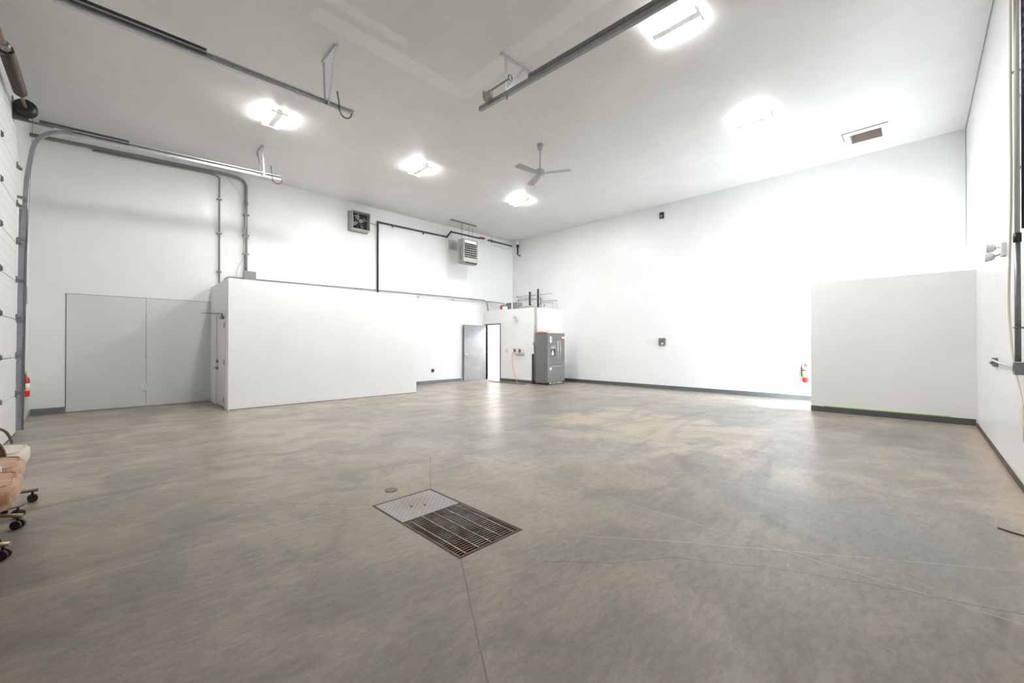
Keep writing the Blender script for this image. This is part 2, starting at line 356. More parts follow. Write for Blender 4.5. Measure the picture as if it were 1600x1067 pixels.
# ---------------------------------------------------------------- room shell
def hole_sheet(mb, x0, x1, y0, y1, hx0, hx1, hy0, hy1, z0, z1):
    mb.box(x0, hx0, y0, y1, z0, z1); mb.box(hx1, x1, y0, y1, z0, z1); mb.box(hx0, hx1, y0, hy0, z0, z1); mb.box(hx0, hx1, hy1, y1, z0, z1)
DX0, DX1, DY0, DYM, DY1 = 1.536, 2.066, 1.985, 2.665, 3.108
f = MB(); hole_sheet(f, XD-.2, XB+.2, YC-.2, YA+.2, DX0-.012, DX1+.012, DY0-.012, DY1+.012, -.12, 0)
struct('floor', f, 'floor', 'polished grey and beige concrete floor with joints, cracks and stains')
c = MB(); hole_sheet(c, XD-.2, XB+.2, YC-.2, YA+.2, 10.37, 10.84, .48, .96, H, H+.12)
struct('ceiling', c, 'ceiling', 'flat pale grey painted ceiling with lighter patched seams')
struct('wall_left', MB().box(XD-.12, XD, YC-.12, 5.72, 0, H).box(XD-.12, XD, 9.42, YA, 0, H).box(XD-.12, XD, 5.72, 9.42, 4.45, H), 'wall', 'white wall around the overhead door at the left')
struct('wall_back', MB().box(XD-.12, XB+.12, YA, YA+.12, 0, H), 'wall', 'long white wall behind the office box')
struct('wall_far', MB().box(XB, XB+.12, YC-.12, YA, 0, H), 'wall', 'long bright white wall on the right of the far corner')
wx0, wx1, wz0, wz1 = 10.2, 11.3, .8, 2.1
struct('wall_right', MB().box(XD, wx0, YC-.12, YC, 0, H).box(wx1, XB, YC-.12, YC, 0, H).box(wx0, wx1, YC-.12, YC, 0, wz0).box(wx0, wx1, YC-.12, YC, wz1, H), 'wall', 'white wall running past the camera at the right edge')
win = struct('window_added', MB().box(wx0, wx1, YC-.05, YC-.04, wz0, wz1), 'glow', 'glowing window added unseen behind the partition to light the corner')  # unseen pane added as a guessed source for the bright corner
win2 = MB()
for a, b_, c_, d_ in ((wx0, wx1, wz0, wz0+.04), (wx0, wx1, wz1-.04, wz1), (wx0, wx0+.04, wz0, wz1), (wx1-.04, wx1, wz0, wz1)): win2.box(a, b_, YC-.04, YC-.01, c_, d_)
win2.build('added_window_frame', 'white', win)
# trim in the ceiling corners
struct('trim_1', MB().box(XD, XB, YC, YC+.012, H-.022, H), 'conduit', 'narrow metal corner trim between ceiling and right wall')
struct('trim_2', MB().box(XB-.012, XB, YC, YC+.012, 2.55, H-.03), 'greybox', 'thin dark corner seam above the partition')
# baseboards
struct('baseboard_back', MB().box(5.98, 9.0, YA-.02, YA, 0, .10), 'base', 'dark grey baseboard on the back wall beside the steel door')
struct('baseboard_far', MB().box(XB-.02, XB, 1.6, 9.05, 0, .11).box(XB-.035, XB-.02, 1.6, 9.05, 0, .012), 'base', 'dark grey baseboard along the far wall')
struct('baseboard_left', MB().box(XD+.02, -.545, YA-.035, YA, 0, .11), 'galvd', 'raised gap strip at the left end of the back wall')
struct('baseboard_right', MB().box(3.2, 9.83, YC, YC+.012, 0, .055), 'dust', 'stained bottom edge of the right wall')
# grey sheets on the back wall
PZ = 2.28
struct('trim_3', MB().box(-.53, .606, YA-.022, YA-.001, .01, PZ, .003), 'panel', 'wide pale grey sheet on the back wall, left of the seam')
struct('trim_4', MB().box(.612, 1.72, YA-.022, YA-.001, .01, PZ, .003), 'panel', 'pale grey sheet on the back wall beside the white door')
struct('trim_5', MB().box(-.545, 1.72, YA-.012, YA, PZ+.001, PZ+.009).box(-.540, -.532, YA-.012, YA, .1, PZ+.009).box(.605, .613, YA-.0235, YA-.002, 1.0, 1.95), 'wood', 'thin brown caulk line around the grey sheets')

# office box -----------------------------------------------------
OX0, OX1, OY, OH = 1.72, 5.98, 9.66, 2.605
DYa, DYb, DZ = 9.93, 10.87, 1.96
o = MB().box(OX0+.1, OX1, OY, OY+.1, 0, OH).box(OX1-.1, OX1, OY+.1, YA, 0, OH).box(OX0, OX1, OY, YA, OH, OH+.02)
o.box(OX0, OX0+.1, OY, DYa, 0, OH).box(OX0, OX0+.1, DYb, YA, 0, OH).box(OX0, OX0+.1, DYa, DYb, DZ, OH)
struct('wall_office', o, 'office', 'plain white office box standing against the back wall')
struct('baseboard_office_shadow', MB().box(OX0+.02, OX1, OY-.004, OY, 0, .012), 'base', 'dark shadow strip under the white office wall')  # thin dark strip drawn as the shadow line under the office wall
d = struct('door_1', MB().box(OX0+.012, OX0+.05, DYa+.03, DYb-.03, .012, DZ-.03, .002), 'doorwhite', 'white hinged door with lever in the side of the office box')
MB().box(OX0-.014, OX0+.02, DYa-.05, DYa+.025, 0, DZ+.05).box(OX0-.014, OX0+.02, DYb-.025, DYb+.04, 0, DZ+.05).box(OX0-.014, OX0+.02, DYa+.025, DYb-.025, DZ-.03, DZ+.05).build('door_frame', 'doorwhite', d)
for z in (1.70, .94, .18): MB().tube([(OX0-.014, DYa+.03, z-.05), (OX0-.014, DYa+.03, z+.05)], .012, 8).box(OX0-.006, OX0+.012, DYa+.012, DYa+.06, z-.05, z+.05).build('hinge', 'galvd', d)
MB().lathe([(.034, 0), (.034, .012), (.012, .014), (.012, .05)], (OX0+.012, DYb-.10, .80), 'x').box(OX0-.05, OX0-.03, DYb-.11, DYb-.0, .79, .81, .003).lathe([(.034, -.012), (.034, .012)], (OX0+.002, DYb-.10, .80), 'x').tube([(OX0+.01, DYb-.10, .80), (OX0-.045, DYb-.10, .80)], .011, 8).build('lever_handle', 'galvd', d)
MB().lathe([(.032, -.02), (.032, .012)], (OX0, DYb-.10, .945), 'x').build('deadbolt', 'galvd', d)
MB().box(OX0-.05, OX0+.012, DYa+.07, DYa+.30, DZ-.13, DZ-.07, .006).tube([(OX0-.03, DYa+.18, DZ-.07), (OX0-.03, DYa+.18, DZ-.02)], .012, 8).bar((OX0-.03, DYa+.18, DZ-.02), (OX0-.34, DYa+.36, DZ-.015), .02, .012).bar((OX0-.34, DYa+.36, DZ-.015), (OX0-.02, DYa+.55, DZ-.01), .018, .010).build('door_closer', 'galvd', d)

# back corner room ------------------------------------------------
RX, RY, RH = 10.08, 9.06, 2.53
HY0, HY1, HZ = 10.70, 11.48, 2.02
o = MB().box(RX, RX+.1, RY, HY0, 0, RH).box(RX, RX+.1, HY1, YA, 0, RH).box(RX, RX+.1, HY0, HY1, HZ, RH)
o.box(RX+.1, XB, RY, RY+.1, 0, RH).box(RX, XB, RY, YA, RH, RH+.02)
struct('wall_corner_room', o, 'wall', 'white walls of the small room in the far corner')
struct('baseboard_corner_room', MB().box(RX-.015, RX, RY-.01, HY0-.06, 0, .10).box(RX, XB-.03, RY-.015, RY, 0, .10), 'base', 'dark grey baseboard around the corner room')
struct('baseboard_inner_room', MB().box(XB-.02, XB, RY+.1, YA-.01, 0, .08), 'redcap', 'reddish baseboard inside the corner room')
d2 = struct('door_2', MB().box(RX-1.05, RX-.02, 11.445, 11.49, .012, HZ-.01, .003), 'steel', 'open brushed steel door of the corner room')
MB().box(RX-.02, RX+.12, HY0-.05, HY0, 0, HZ+.05).box(RX-.02, RX+.12, HY1, HY1+.05, 0, HZ+.05).box(RX-.02, RX+.12, HY0, HY1, HZ, HZ+.05).build('door_frame', 'galvd', d2)
MB().lathe([(.035, 0), (.035, -.012), (.014, -.016), (.014, -.04), (.034, -.05), (.036, -.07), (.02, -.082)], (RX-.98, 11.445, .95), 'y').build('door_knob', 'chrome', d2)
MB().box(RX-1.052, RX-1.035, 11.447, 11.488, .02, HZ-.02).build('edge_strip', 'black', d2)
for z in (.25, 1.0, 1.8): MB().tube([(RX-.02, 11.445, z-.05), (RX-.02, 11.445, z+.05)], .011, 8).build('hinge', 'galvd', d2)

# right partition ---------------------------------------------------
PX, PY, PH = 9.87, 1.51, 2.515
struct('wall_partition', MB().box(PX, PX+.11, YC, PY, 0, PH, .003), 'partition', 'free-standing pale partition in front of the right end of the far wall')
struct('baseboard_partition', MB().box(PX-.014, PX, YC+.012, PY, 0, .105), 'base', 'dark baseboard on the partition')
struct('trim_6', MB().box(PX-.016, PX-.001, -.37, 1.30, .105, .122), 'tape', 'strip of green masking tape above the partition baseboard')

# ---------------------------------------------------------------- floor drain
pit = MB()
pit.box(DX0-.03, DX1+.03, DY0-.03, DY1+.03, -.62, -.60).box(DX0-.04, DX0-.012, DY0-.03, DY1+.03, -.6, -.12).box(DX1+.012, DX1+.04, DY0-.03, DY1+.03, -.6, -.12).box(DX0-.02, DX1+.02, DY0-.04, DY0-.012, -.6, -.12).box(DX0-.02, DX1+.02, DY1+.012, DY1+.04, -.6, -.12)
struct('floor_drain_pit', pit, 'dust', 'dark pit under the drain grate')
fr = MB((1.8, 2.55, 0))
for a in ((DX0-.012, DX0+.004, DY0-.012, DY1+.012), (DX1-.004, DX1+.012, DY0-.012, DY1+.012)): fr.box(*a, -.05, .002)
for a in ((DX0, DX1, DY0-.012, DY0+.004), (DX0, DX1, DY1-.004, DY1+.012), (DX0, DX1, DYM-.006, DYM+.006)): fr.box(*a, -.05, .002)
tag(fr.build('floor_drain', 'rust'), 'rusty angle-iron rim of the floor drain, set in the concrete around both covers', 'floor drain')
c0 = ((DX0+DX1)/2, (DYM+DY1)/2, 0)
pl = MB(c0); hs = [(1.745, 2.89), (1.835, 2.835)]
pl.box(DX0+.005, DX1-.005, DYM+.007, DY1-.005, -.008, .001)
plate = tag(pl.build('checker_plate', 'plate'), 'worn grey checker plate cover at the far end of the floor drain', 'drain cover')
dm = MB(c0); nx, ny = 22, 18
for i in range(nx):
    for j in range(ny):
        x = DX0+.018+(DX1-DX0-.036)*i/(nx-1); y = DYM+.02+(DY1-DYM-.036)*j/(ny-1)
        if any((x-a)**2+(y-b)**2 < .0004 for a, b in hs): continue
        dm.obox((x, y, .0018), (.019, .006, .0026), (0, 0, PI/4 if (i+j) % 2 else -PI/4))
dm.build('tread_pattern', 'tread', plate)
for a, b in hs: MB(c0).lathe([(.012, .0012), (.012, .0032)], (a, b, 0), n=14).build('lifting_hole', 'black', plate)
c1 = ((DX0+DX1)/2, (DY0+DYM)/2, 0)
gr = MB(c1); nb = 27
for i in range(nb):
    y = DY0+.012+(DYM-DY0-.024)*i/(nb-1); gr.box(DX0+.006, DX1-.006, y-.0036, y+.0036, -.032, .0)
for x in (DX0+.008, DX1-.008): gr.box(x-.003, x+.003, DY0+.006, DYM-.008, -.032, .001)
grate = tag(gr.build('drain_grate', 'gratebar'), 'rusty steel bar grate over the near part of the floor drain', 'drain grate')
for i in range(5):
    x = DX0+.055+(DX1-DX0-.11)*i/4
    MB(c1).box(x-.003, x+.003, DY0+.008, DYM-.010, -.008, .0035).build('cross_bar', 'zinc', grate)
t = thing('floor_cleanout', (1.809, 3.336, 0), 'small round dark metal cleanout cap in the concrete behind the checker plate', 'cleanout cap')
MB().lathe([(.055, 0), (.055, .003), (.048, .004)], n=28).build('cap', 'bronze', t); MB().torus((0, 0, .002), .052, .003, n=28, m=6).build('rim', 'rust', t)
tag(MB((4.43, -.45, 0)).tube([(4.46, -.39, .008), (4.42, -.46, .006), (4.36, -.62, .006)], .005, 6).build('black_rod', 'black'), 'short thin black rod lying on the floor by the right wall', 'rod')

# ---------------------------------------------------------------- overhead door at the left
SX = -.925
DT = 4.45; n_s = 8; sh = DT/n_s
door = struct('door_3', MB().box(SX-.052, SX-.05, 5.84, 9.36, 0, DT), 'section', 'white sectional overhead door on the left wall')
for i in range(n_s):
    z0 = i*sh; m_ = MB().box(SX-.05, SX, 5.84, 9.36, z0+.004, z0+sh-.004, .006)
    for k in range(1, 4): m_.box(SX-.002, SX+.0015, 5.84, 9.36, z0+sh*k/4-.002, z0+sh*k/4+.002)
    m_.build('door_section', 'section', door)
for z in [.585+.555*i for i in range(8)]:
    z = min(z, 4.4)
    for y in (8.06, 6.9):
        if z > 4.3: continue
        h = MB().prism([(y-.035, z-.045), (y+.045, z), (y-.035, z+.045)], SX, SX+.008, 'x').tube([(SX+.012, y-.02, z-.03), (SX+.012, y-.02, z+.03)], .011, 8)
        h.box(SX+.006, SX+.02, y-.01, y+.02, z-.012, z+.012); h.build('hinge', 'galvd', door)
    if z < 4.3:
        MB().prism([(9.27, z-.05), (9.345, z), (9.27, z+.05)], SX, SX+.015, 'x').tube([(SX+.02, 9.27, z), (SX+.02, 9.42, z)], .009, 8).lathe([(.024, 0), (.024, .02)], (SX+.02, 9.42, z), 'y', 14).build('roller_hinge', 'galvd', door)
MB().box(SX-.05, SX+.004, 5.84, 9.36, 0, .014).build('bottom_seal', 'rubber', door)
struct('trim_7', MB().box(XD, SX-.06, 9.42, 9.44, 0, 4.5).box(XD, SX-.06, 5.70, 5.72, 0, 4.5).box(XD, SX-.06, 5.7, 9.44, 4.45, 4.47), 'doorwhite', 'pale jamb around the overhead door')

def c_prof(w=.052, h=.05, th=.0035):  # C channel opening sideways
    return [(-w/2, -h/2), (w/2, -h/2), (w/2, -h/2+.012), (w/2-th, -h/2+.012), (w/2-th, -h/2+th), (-w/2+th, -h/2+th), (-w/2+th, h/2-th), (w/2-th, h/2-th), (w/2-th, h/2-.012), (w/2, h/2-.012), (w/2, h/2), (-w/2, h/2)]
def hanger(root, along, at, z, span, cable=None):
    # along: 'x' or 'y' = direction the ceiling angle runs; at = (x, y) of the track below; perforated legs meet on the track
    x, y = at; s0, s1 = span
    def P(t, zz, off=0): return (x+t, y+off, zz) if along == 'x' else (x+off, y+t, zz)
    a = MB().bar(P(s0, H-.018), P(s1, H-.018), .03, .036); a.build('ceiling_angle', 'galv', root)
    for q in (s0+.06, s1-.12):
        MB().bar(P(q, H-.03), P(.0, z+.03), .035, .006, (1, 0, 0) if along == 'y' else (0, 1, 0)).build('hanger_strap', 'galv', root)
    MB().lathe([(.012, -.02), (.012, .02)], P(0, z+.02), 'y' if along == 'x' else 'x', 8).build('bolt', 'galvd', root)
def door_track(y, z0, z1, x1, hx, span, label, reinforce=None):
    t = thing('door_track', (SX+.02, y, 0), label, 'door track', 'overhead door tracks')
    O = (SX+.02, y, 0)
    vert = [(SX+.015, y-.12, .03), (SX+.03, y-.10, 2.6), (SX+.07, y-.03, 3.8)]
    arc = [(SX+.115, y, z0-.45)]
    for k in range(1, 9):
        a = k/8*PI/2; arc.append((SX+.12+.42*(1-math.cos(a)), y, z0-.45+.45*math.sin(a)))
    pts = vert+arc+[(x1, y, z1)]
    m_ = MB(O).sweep(vert+arc, [(b, a) for a, b in c_prof()], (0, 1, 0)); m_.build('curved_track', 'track', t)
    MB(O).sweep([arc[-1], (x1, y, z1)], c_prof(.055, .085), (0, 0, 1)).build('horizontal_track', 'galv', t)
    MB(O).bar((SX+.02, y-.085, .02), (SX+.045, y-.065, 3.35), .006, .085, (1, 0, 0)).build('wall_angle', 'galvd', t)
    for z in [.4+.62*i for i in range(6)]:
        MB(O).box(XD+.005, SX+.07, y-.135, y-.127, z-.022, z+.022).build('jamb_bracket', 'galvd', t)
    e = reinforce or (SX+1.2); e0 = arc[-1]; f_ = (e-e0[0])/(x1-e0[0]); ez = z0+(z1-z0)*f_
    MB(O).bar((e0[0]-.35, y, z0+.045), (e, y, ez+.045), .006, .05).bar((e0[0]-.35, y-.02, z0+.07), (e, y-.02, ez+.07), .04, .005).build('reinforcing_angle', 'galvd', t)
    MB(O).bar((XD+.01, y, z0+.02), (e0[0]-.2, y, z0+.02), .03, .03).build('header_brace', 'galvd', t)
    # ceiling hanger near the inner end
    fz = z0+(z1-z0)*((hx-e0[0])/(x1-e0[0]))
    a = MB(O).bar((hx, y+span[0], H-.018), (hx, y+span[1], H-.018), .036, .036); a.build('ceiling_angle', 'galv', t)
    for q, dx in ((span[0]+.03, .03), (span[1]-.03, -.02)):
        MB(O).bar((hx, y+q, H-.03), (hx+dx, y, fz), .026, .012, (0, 1, 0)).build('hanger_strap', 'galv', t)
    MB(O).lathe([(.013, -.03), (.013, .03)], (hx, y, fz), 'y', 8).build('bolt', 'galvd', t)
    # loop of cable and spring rubber at the end
    loop = [(hx+.14, y-.03, fz+.22), (hx+.17, y-.035, fz+.05)]+[(hx+.26-.09*math.cos(a_), y-.04, fz-.03-.10*math.sin(a_)) for a_ in [PI*k/8 for k in range(0, 9)]]
    MB(O).tube(fillet(loop, .05, 3), .009, 6).build('cable_loop', 'spring', t)
    return t
ta = door_track(9.60, 4.69, 4.84, 2.64, 2.29, (-.02, .44), 'steel overhead-door track nearer the back wall, its end below the small ceiling bracket')
tb = door_track(6.00, 4.72, 4.775, 2.635, 2.23, (-.37, .13), 'steel overhead-door track across the upper left, ending in a black cable loop', .84)
# track of the other overhead door, on the right wall
TX = 3.93
t = thing('door_track', (TX, -.6, 4.7), 'long steel door track running down from the top of the picture to a spring bumper', 'door track', 'overhead door tracks'); O = (TX, -.6, 4.7)
tz = lambda y: 4.70+(y-1.7)*.035
MB(O).sweep([(TX, -.6, tz(-.6)), (TX, 4.60, tz(4.6))], c_prof(.05, .062)).build('horizontal_track', 'track', t)
MB(O).bar((TX-.03, -.6, tz(-.6)+.05), (TX-.03, 3.6, tz(3.6)+.05), .006, .05).build('reinforcing_angle', 'galvd', t)
MB(O).bar((3.93, 4.15, H-.018), (4.56, 4.15, H-.018), .036, .036).build('ceiling_angle', 'galv', t)
for q, dy in ((4.03, -.02), (4.38, .02)): MB(O).bar((q, 4.15, H-.03), (TX, 4.07+dy, tz(4.07)), .045, .006, (0, 1, 0)).build('hanger_strap', 'galv', t)
MB(O).tube([(TX-.06, 3.92, tz(3.92)+.14), (TX-.06, 4.32, tz(4.3)+.13)], .013, 8).torus((TX-.06, 3.90, tz(3.9)+.14), .035, .012, 'y', 14, 6).build('bumper_rod', 'galvd', t)
MB(O).box(TX-.09, TX-.03, 4.28, 4.42, tz(4.3)+.02, tz(4.3)+.13, .004).box(TX-.10, TX-.02, 4.40, 4.43, tz(4.3)+.06, tz(4.3)+.16).build('bumper_bracket', 'heater', t)
MB(O).lathe([(.014, -.03), (.014, .03)], (TX, 4.03, tz(4.03)-.045), 'z', 8).build('bolt', 'galvd', t)

# torsion spring above the door
t = thing('torsion_spring', (-.862, 8.4, 4.86), 'dark coiled torsion spring with cable drum above the overhead door', 'door spring'); O = (-.862, 8.4, 4.86)
MB(O).tube([(-.862, 5.75, 4.86), (-.862, 9.66, 4.86)], .02, 10).build('shaft', 'wood', t)
pts = []; turns = 30
for k in range(turns*12+1):
    a = 2*PI*k/12; pts.append((-.862+.055*math.cos(a), 7.75+1.2*k/(turns*12), 4.86+.055*math.sin(a)))
MB(O).tube(pts, .0155, 6).build('coil', 'spring', t)
MB(O).lathe([(.035, 0), (.05, .02), (.05, .10), (.035, .12)], (-.862, 7.62, 4.86), 'y', 16).build('winding_cone', 'galvd', t)
MB(O).lathe([(.035, 0), (.125, .01), (.125, .022), (.10, .03), (.10, .09), (.118, .095), (.118, .105), (.035, .11)], (-.862, 9.46, 4.86), 'y', 28).build('cable_drum', 'black', t)
MB(O).box(XD+.001, -.84, 9.585, 9.60, 4.72, 4.92).box(XD+.001, XD+.01, 9.50, 9.64, 4.5, 5.0).build('bearing_bracket', 'galvd', t)
MB(O).tube([(-.79, 9.52, 4.86), (-.80, 9.50, 4.3), (-.90, 9.40, .15)], .003, 5).build('lift_cable', 'galvd', t)

# ---------------------------------------------------------------- fire extinguishers
def extinguisher(loc, label, rz, big=1.0):
    t = thing('fire_extinguisher', loc, label, 'fire extinguisher', 'red fire extinguishers', rz)
    MB().lathe([(.03, 0), (.058, .008), (.062, .03), (.062, .33), (.055, .37), (.03, .40), (.022, .41), (.022, .43)]).build('cylinder', 'red', t)
    MB().lathe([(.0632, .12), (.0632, .27)], n=24).build('label_band', 'label', t)
    MB().lathe([(.0655, .275), (.0655, .29)], n=24).build('strap', 'black', t)
    MB().box(-.016, .016, -.016, .05, .425, .455, .004).bar((0, -.02, .46), (0, .11, .50), .018, .008).bar((0, .0, .44), (0, .10, .425), .016, .008).build('valve_handle', 'greybox', t)
    MB().tube(fillet([(.0, -.01, .44), (0, -.07, .45), (0, -.082, .32), (0, -.075, .14)], .04), .009, 8).build('hose', 'rubber', t)
    MB().box(-.085, -.062, -.02, .02, .1, .38).build('wall_bracket', 'galvd', t)
    return t
ex1 = extinguisher((XD+.075, 10.30, .45), 'red fire extinguisher hanging beside the overhead door at the left edge', 0)
ex1.scale = (.82, .82, .82)
extinguisher((XB-.09, 1.86, .42), 'red fire extinguisher partly hidden behind the end of the partition', PI)
# the one in the daylight carries a wide white instruction sheet
o = MB().lathe([(.0645, .295), (.0645, .375)], n=24).build('instruction_sheet', 'paper', [q for q in bpy.data.objects if q.name.startswith('fire_extinguisher')][-1])

# small items near the left corner
t = thing('door_control', (XD+.001, 10.75, 2.13), 'narrow grey-edged wall box beside the overhead door at head height', 'wall box')
MB().box(.001, .04, -.05, .05, -.13, .15, .004).build('cover', 'white', t); MB().box(.04, .044, -.052, .052, -.135, .155).build('edge', 'galvd', t)
tag(MB((XD+.02, 10.75, 1.0)).tube([(XD+.02, 10.75, 1.98), (XD+.02, 10.75, .2)], .012, 8).build('thin_conduit', 'white'), 'thin white vertical conduit under the wall box by the overhead door', 'conduit')
# outlets and switches
def plate_thing(name, c, axis, w_, h_, label, cat, mt='white', kind='outlet', group=None, pr=.012):
    t = thing(name, c, label, cat, group); s_ = {'x-': (-1, 0), 'y-': (0, -1), 'y+': (0, 1)}[axis]
    def bx(m, a0, a1, z0, z1, d0, d1, bev=0):
        if s_[0]: m.box(-d1, -d0, a0, a1, z0, z1, bev)
        else: m.box(a0, a1, *((-d1, -d0) if s_[1] < 0 else (d0, d1)), z0, z1, bev)
        return m
    bx(MB(), -w_/2, w_/2, -h_/2, h_/2, 0, pr, .002).build('cover_plate', mt, t)
    if kind == 'outlet':
        for z in (-.022, .022): bx(MB(), -.017, .017, z-.013, z+.013, pr, pr+.003).build('receptacle', 'offwhite', t)
    elif kind == 'switch': bx(MB(), -.006, .006, -.014, .012, pr, pr+.012).build('toggle', 'offwhite', t)
    return t
plate_thing('wall_outlet', (.58, YA-.022, .40), 'y-', .085, .125, 'white outlet low on the grey sheets by the seam', 'outlet', group='wall outlets')
plate_thing('wall_outlet', (XB, 3.02, .40), 'x-', .08, .125, 'white outlet low on the far wall between the fridge and the partition', 'outlet', group='wall outlets')
plate_thing('wall_switch', (XB, 5.79, 1.385), 'x-', .075, .12, 'small white switch on the far wall, left of the dark control box', 'switch', kind='switch', group='wall switches')
plate_thing('wall_switch', (RX, 10.337, 1.085), 'x-', .075, .12, 'small switch on the corner room wall beside the doorway', 'switch', 'offwhite', kind='switch', group='wall switches')
t = thing('control_box', (XB, 5.33, 1.385), 'square dark grey control box at hand height on the far wall', 'control box')
MB().box(-.07, 0, -.09, .09, -.11, .11, .006).build('housing', 'galvd', t); MB().lathe([(.028, -.10), (.034, -.07)], (0, -.03, -.05), 'x', 16).build('dial', 'white', t); MB().box(-.075, -.07, -.08, .08, -.005, .005).build('slot', 'black', t)
t = thing('wall_speaker', (XB, 5.326, 5.10), 'small black box mounted high on the far wall under the ceiling', 'wall box')
MB().box(-.08, 0, -.055, .055, -.085, .085, .005).build('housing', 'black', t); MB().box(-.083, -.08, -.03, .03, -.06, .0).build('front_cover', 'galvd', t)
t = thing('wall_vent', (7.796, YA, .427), 'round black capped opening low on the back wall left of the steel door', 'wall vent')
MB().lathe([(.058, 0), (.058, -.02), (.045, -.03)], (0, 0, 0), 'y', 20).build('cap', 'black', t); MB().torus((0, -.008, 0), .058, .006, 'y', 20, 6).build('rim', 'galvd', t)

# ---------------------------------------------------------------- conduits on the back wall
def pipe(name, pts, r, m, label, cat='conduit', fr=.2, group=None, clips=(), coup=()):
    o_ = Vector(pts[0]); mb = MB(o_).tube(fillet(pts, fr), r, 10); t = tag(mb.build(name, m), label, cat, group)
    for c in clips: MB(o_).box(c[0]-.03-r, c[0]+.03+r, c[1]-r-.005, YA-.002, c[2]-.012, c[2]+.012).build('clip', 'galvd', t)
    for c, ax in coup: MB(o_).lathe([(r*1.35, -.03), (r*1.35, .03)], c, ax, 12).build('coupling', m, t)
    return t
py = YA-.05
pipe('electrical_conduit', [(-1.0, py, 5.16), (1.99, py, 5.315), (2.40, py, 5.28), (2.40, py, 3.10)], .034, 'conduit', 'thick grey conduit bending down to the junction box on the office roof', fr=.42, group='grey conduits', clips=[(2.40, py, 4.45), (2.40, py, 3.95), (2.40, py, 3.5)], coup=[((2.40, py, 4.72), 'z'), ((2.40, py, 3.9), 'z')])
pipe('electrical_conduit', [(-.2, py, 5.14), (1.70, py, 5.245), (1.87, py, 5.22), (1.87, py, 2.30)], .018, 'conduit', 'thin grey conduit dropping down the back wall left of the office box', fr=.2, group='grey conduits', clips=[(1.87, py, 4.7), (1.87, py, 3.9), (1.87, py, 3.0)])
pipe('electrical_conduit', [(2.34, py, 2.89), (1.98, py, 2.89), (1.98, py-.02, 2.63)], .026, 'conduit', 'short grey elbow conduit left of the junction box', fr=.12, group='grey conduits')
pipe('electrical_conduit', [(2.48, py, 2.895), (6.46, py, 2.95), (10.18, py, 2.975), (10.24, py-.01, 2.56)], .017, 'conduit', 'long grey conduit along the back wall, bending down onto the corner room', fr=.22, group='grey conduits', clips=[(x, py, 2.895+(x-2.48)*.0125) for x in (3.2, 4.2, 5.2, 7.2, 8.4, 9.4)], coup=[((5.15, py, 2.932), 'x'), ((5.3, py, 2.934), 'x')])
pipe('electrical_conduit', [(6.5, py, 2.85), (7.8, py, 2.87), (10.05, py, 2.89)], .012, 'cream', 'thin pale conduit running just under the long grey one', group='grey conduits', clips=[(7.2, py, 2.86), (8.6, py, 2.87)])
pipe('electrical_conduit', [(10.2, py, 2.93), (10.75, py-.2, 2.90), (10.9, py-.45, 2.80)], .017, 'conduit', 'short grey conduit leading to the red fitting on the corner room', fr=.1, group='grey conduits')
pipe('white_cable', [(2.02, py, 5.24), (2.30, py-.02, 4.95), (2.40, py-.05, 4.3), (2.35, py-.05, 3.9), (2.38, py-.03, 3.5), (2.22, py, 3.1), (2.2, py, 2.86)], .008, 'cream', 'loose pale cable looping along the thick conduit', 'cable', fr=.3)
t = thing('junction_box', (2.47, YA, 2.95), 'square grey junction box on the back wall just above the office roof', 'junction box')
MB().box(-.12, .13, -.13, 0, -.11, .13, .005).build('housing', 'greybox', t); MB().box(-.115, .125, -.135, -.13, -.105, .125).build('cover', 'conduit', t)
for z in (4.55, 4.0, 2.95):
    pass
t = thing('gas_pipe', (5.8, py, 2.7), 'black gas pipe rising from the office roof, jogging up and running to the heater', 'gas pipe', 'black gas pipes'); O = (5.8, py, 2.7)
gp = [(5.80, py, 2.675), (5.80, py, 5.0), (8.34, py, 5.03), (8.52, py, 5.24), (9.72, py-.05, 5.235), (9.80, py-.25, 5.19), (9.55, py-.45, 5.12)]
MB(O).tube(fillet(gp, .03, 3), .027, 10).build('pipe', 'black', t)
for q in ((5.8, py, 5.0), (8.34, py, 5.03), (8.52, py, 5.24)): MB(O).superell(q, .037, .037, .037, 1, 1, 12, 8).build('elbow_fitting', 'black', t)
for x in (6.3, 7.4): MB(O).box(x-.012, x+.012, py-.03, YA, 4.94, 5.02).build('clip', 'galvd', t)
MB(O).tube([(9.7, py-.15, 5.225), (9.84, py-.28, 5.2)], .034, 10).build('copper_fitting', 'redcap', t)
t = thing('gas_pipe', (11.0, py, 5.25), 'short black pipe under the ceiling between the heater and the far corner', 'gas pipe', 'black gas pipes'); O = (11.0, py, 5.25)
MB(O).tube(fillet([(9.95, py-.35, 5.13), (10.12, py-.2, 5.21), (10.35, py-.05, 5.245), (11.46, py-.05, 5.235)], .1, 4), .027, 10).build('pipe', 'black', t)
MB(O).tube([(10.4, py-.05, 5.24), (10.4, py-.05, H)], .006, 6).box(10.38, 10.42, py-.1, py, 5.20, 5.28).build('hanger_rod', 'galvd', t)
MB(O).tube([(10.55, py+.02, 5.13), (11.4, py+.02, 5.10)], .012, 8).build('lower_pipe', 'offwhite', t)
t = thing('vent_stub', (XB-.12, 11.16, H), 'white collar with short black pipe hooking down from the ceiling in the far corner', 'pipe stub'); 
MB().lathe([(.06, -.20), (.06, -.001)], n=18).build('collar', 'white', t)
MB().lathe([(.055, -.29), (.055, -.20)], n=18).tube(fillet([(0, 0, -.28), (0, 0, -.60), (.04, -.09, -.63)], .04, 4), .032, 10).build('drop_pipe', 'black', t)

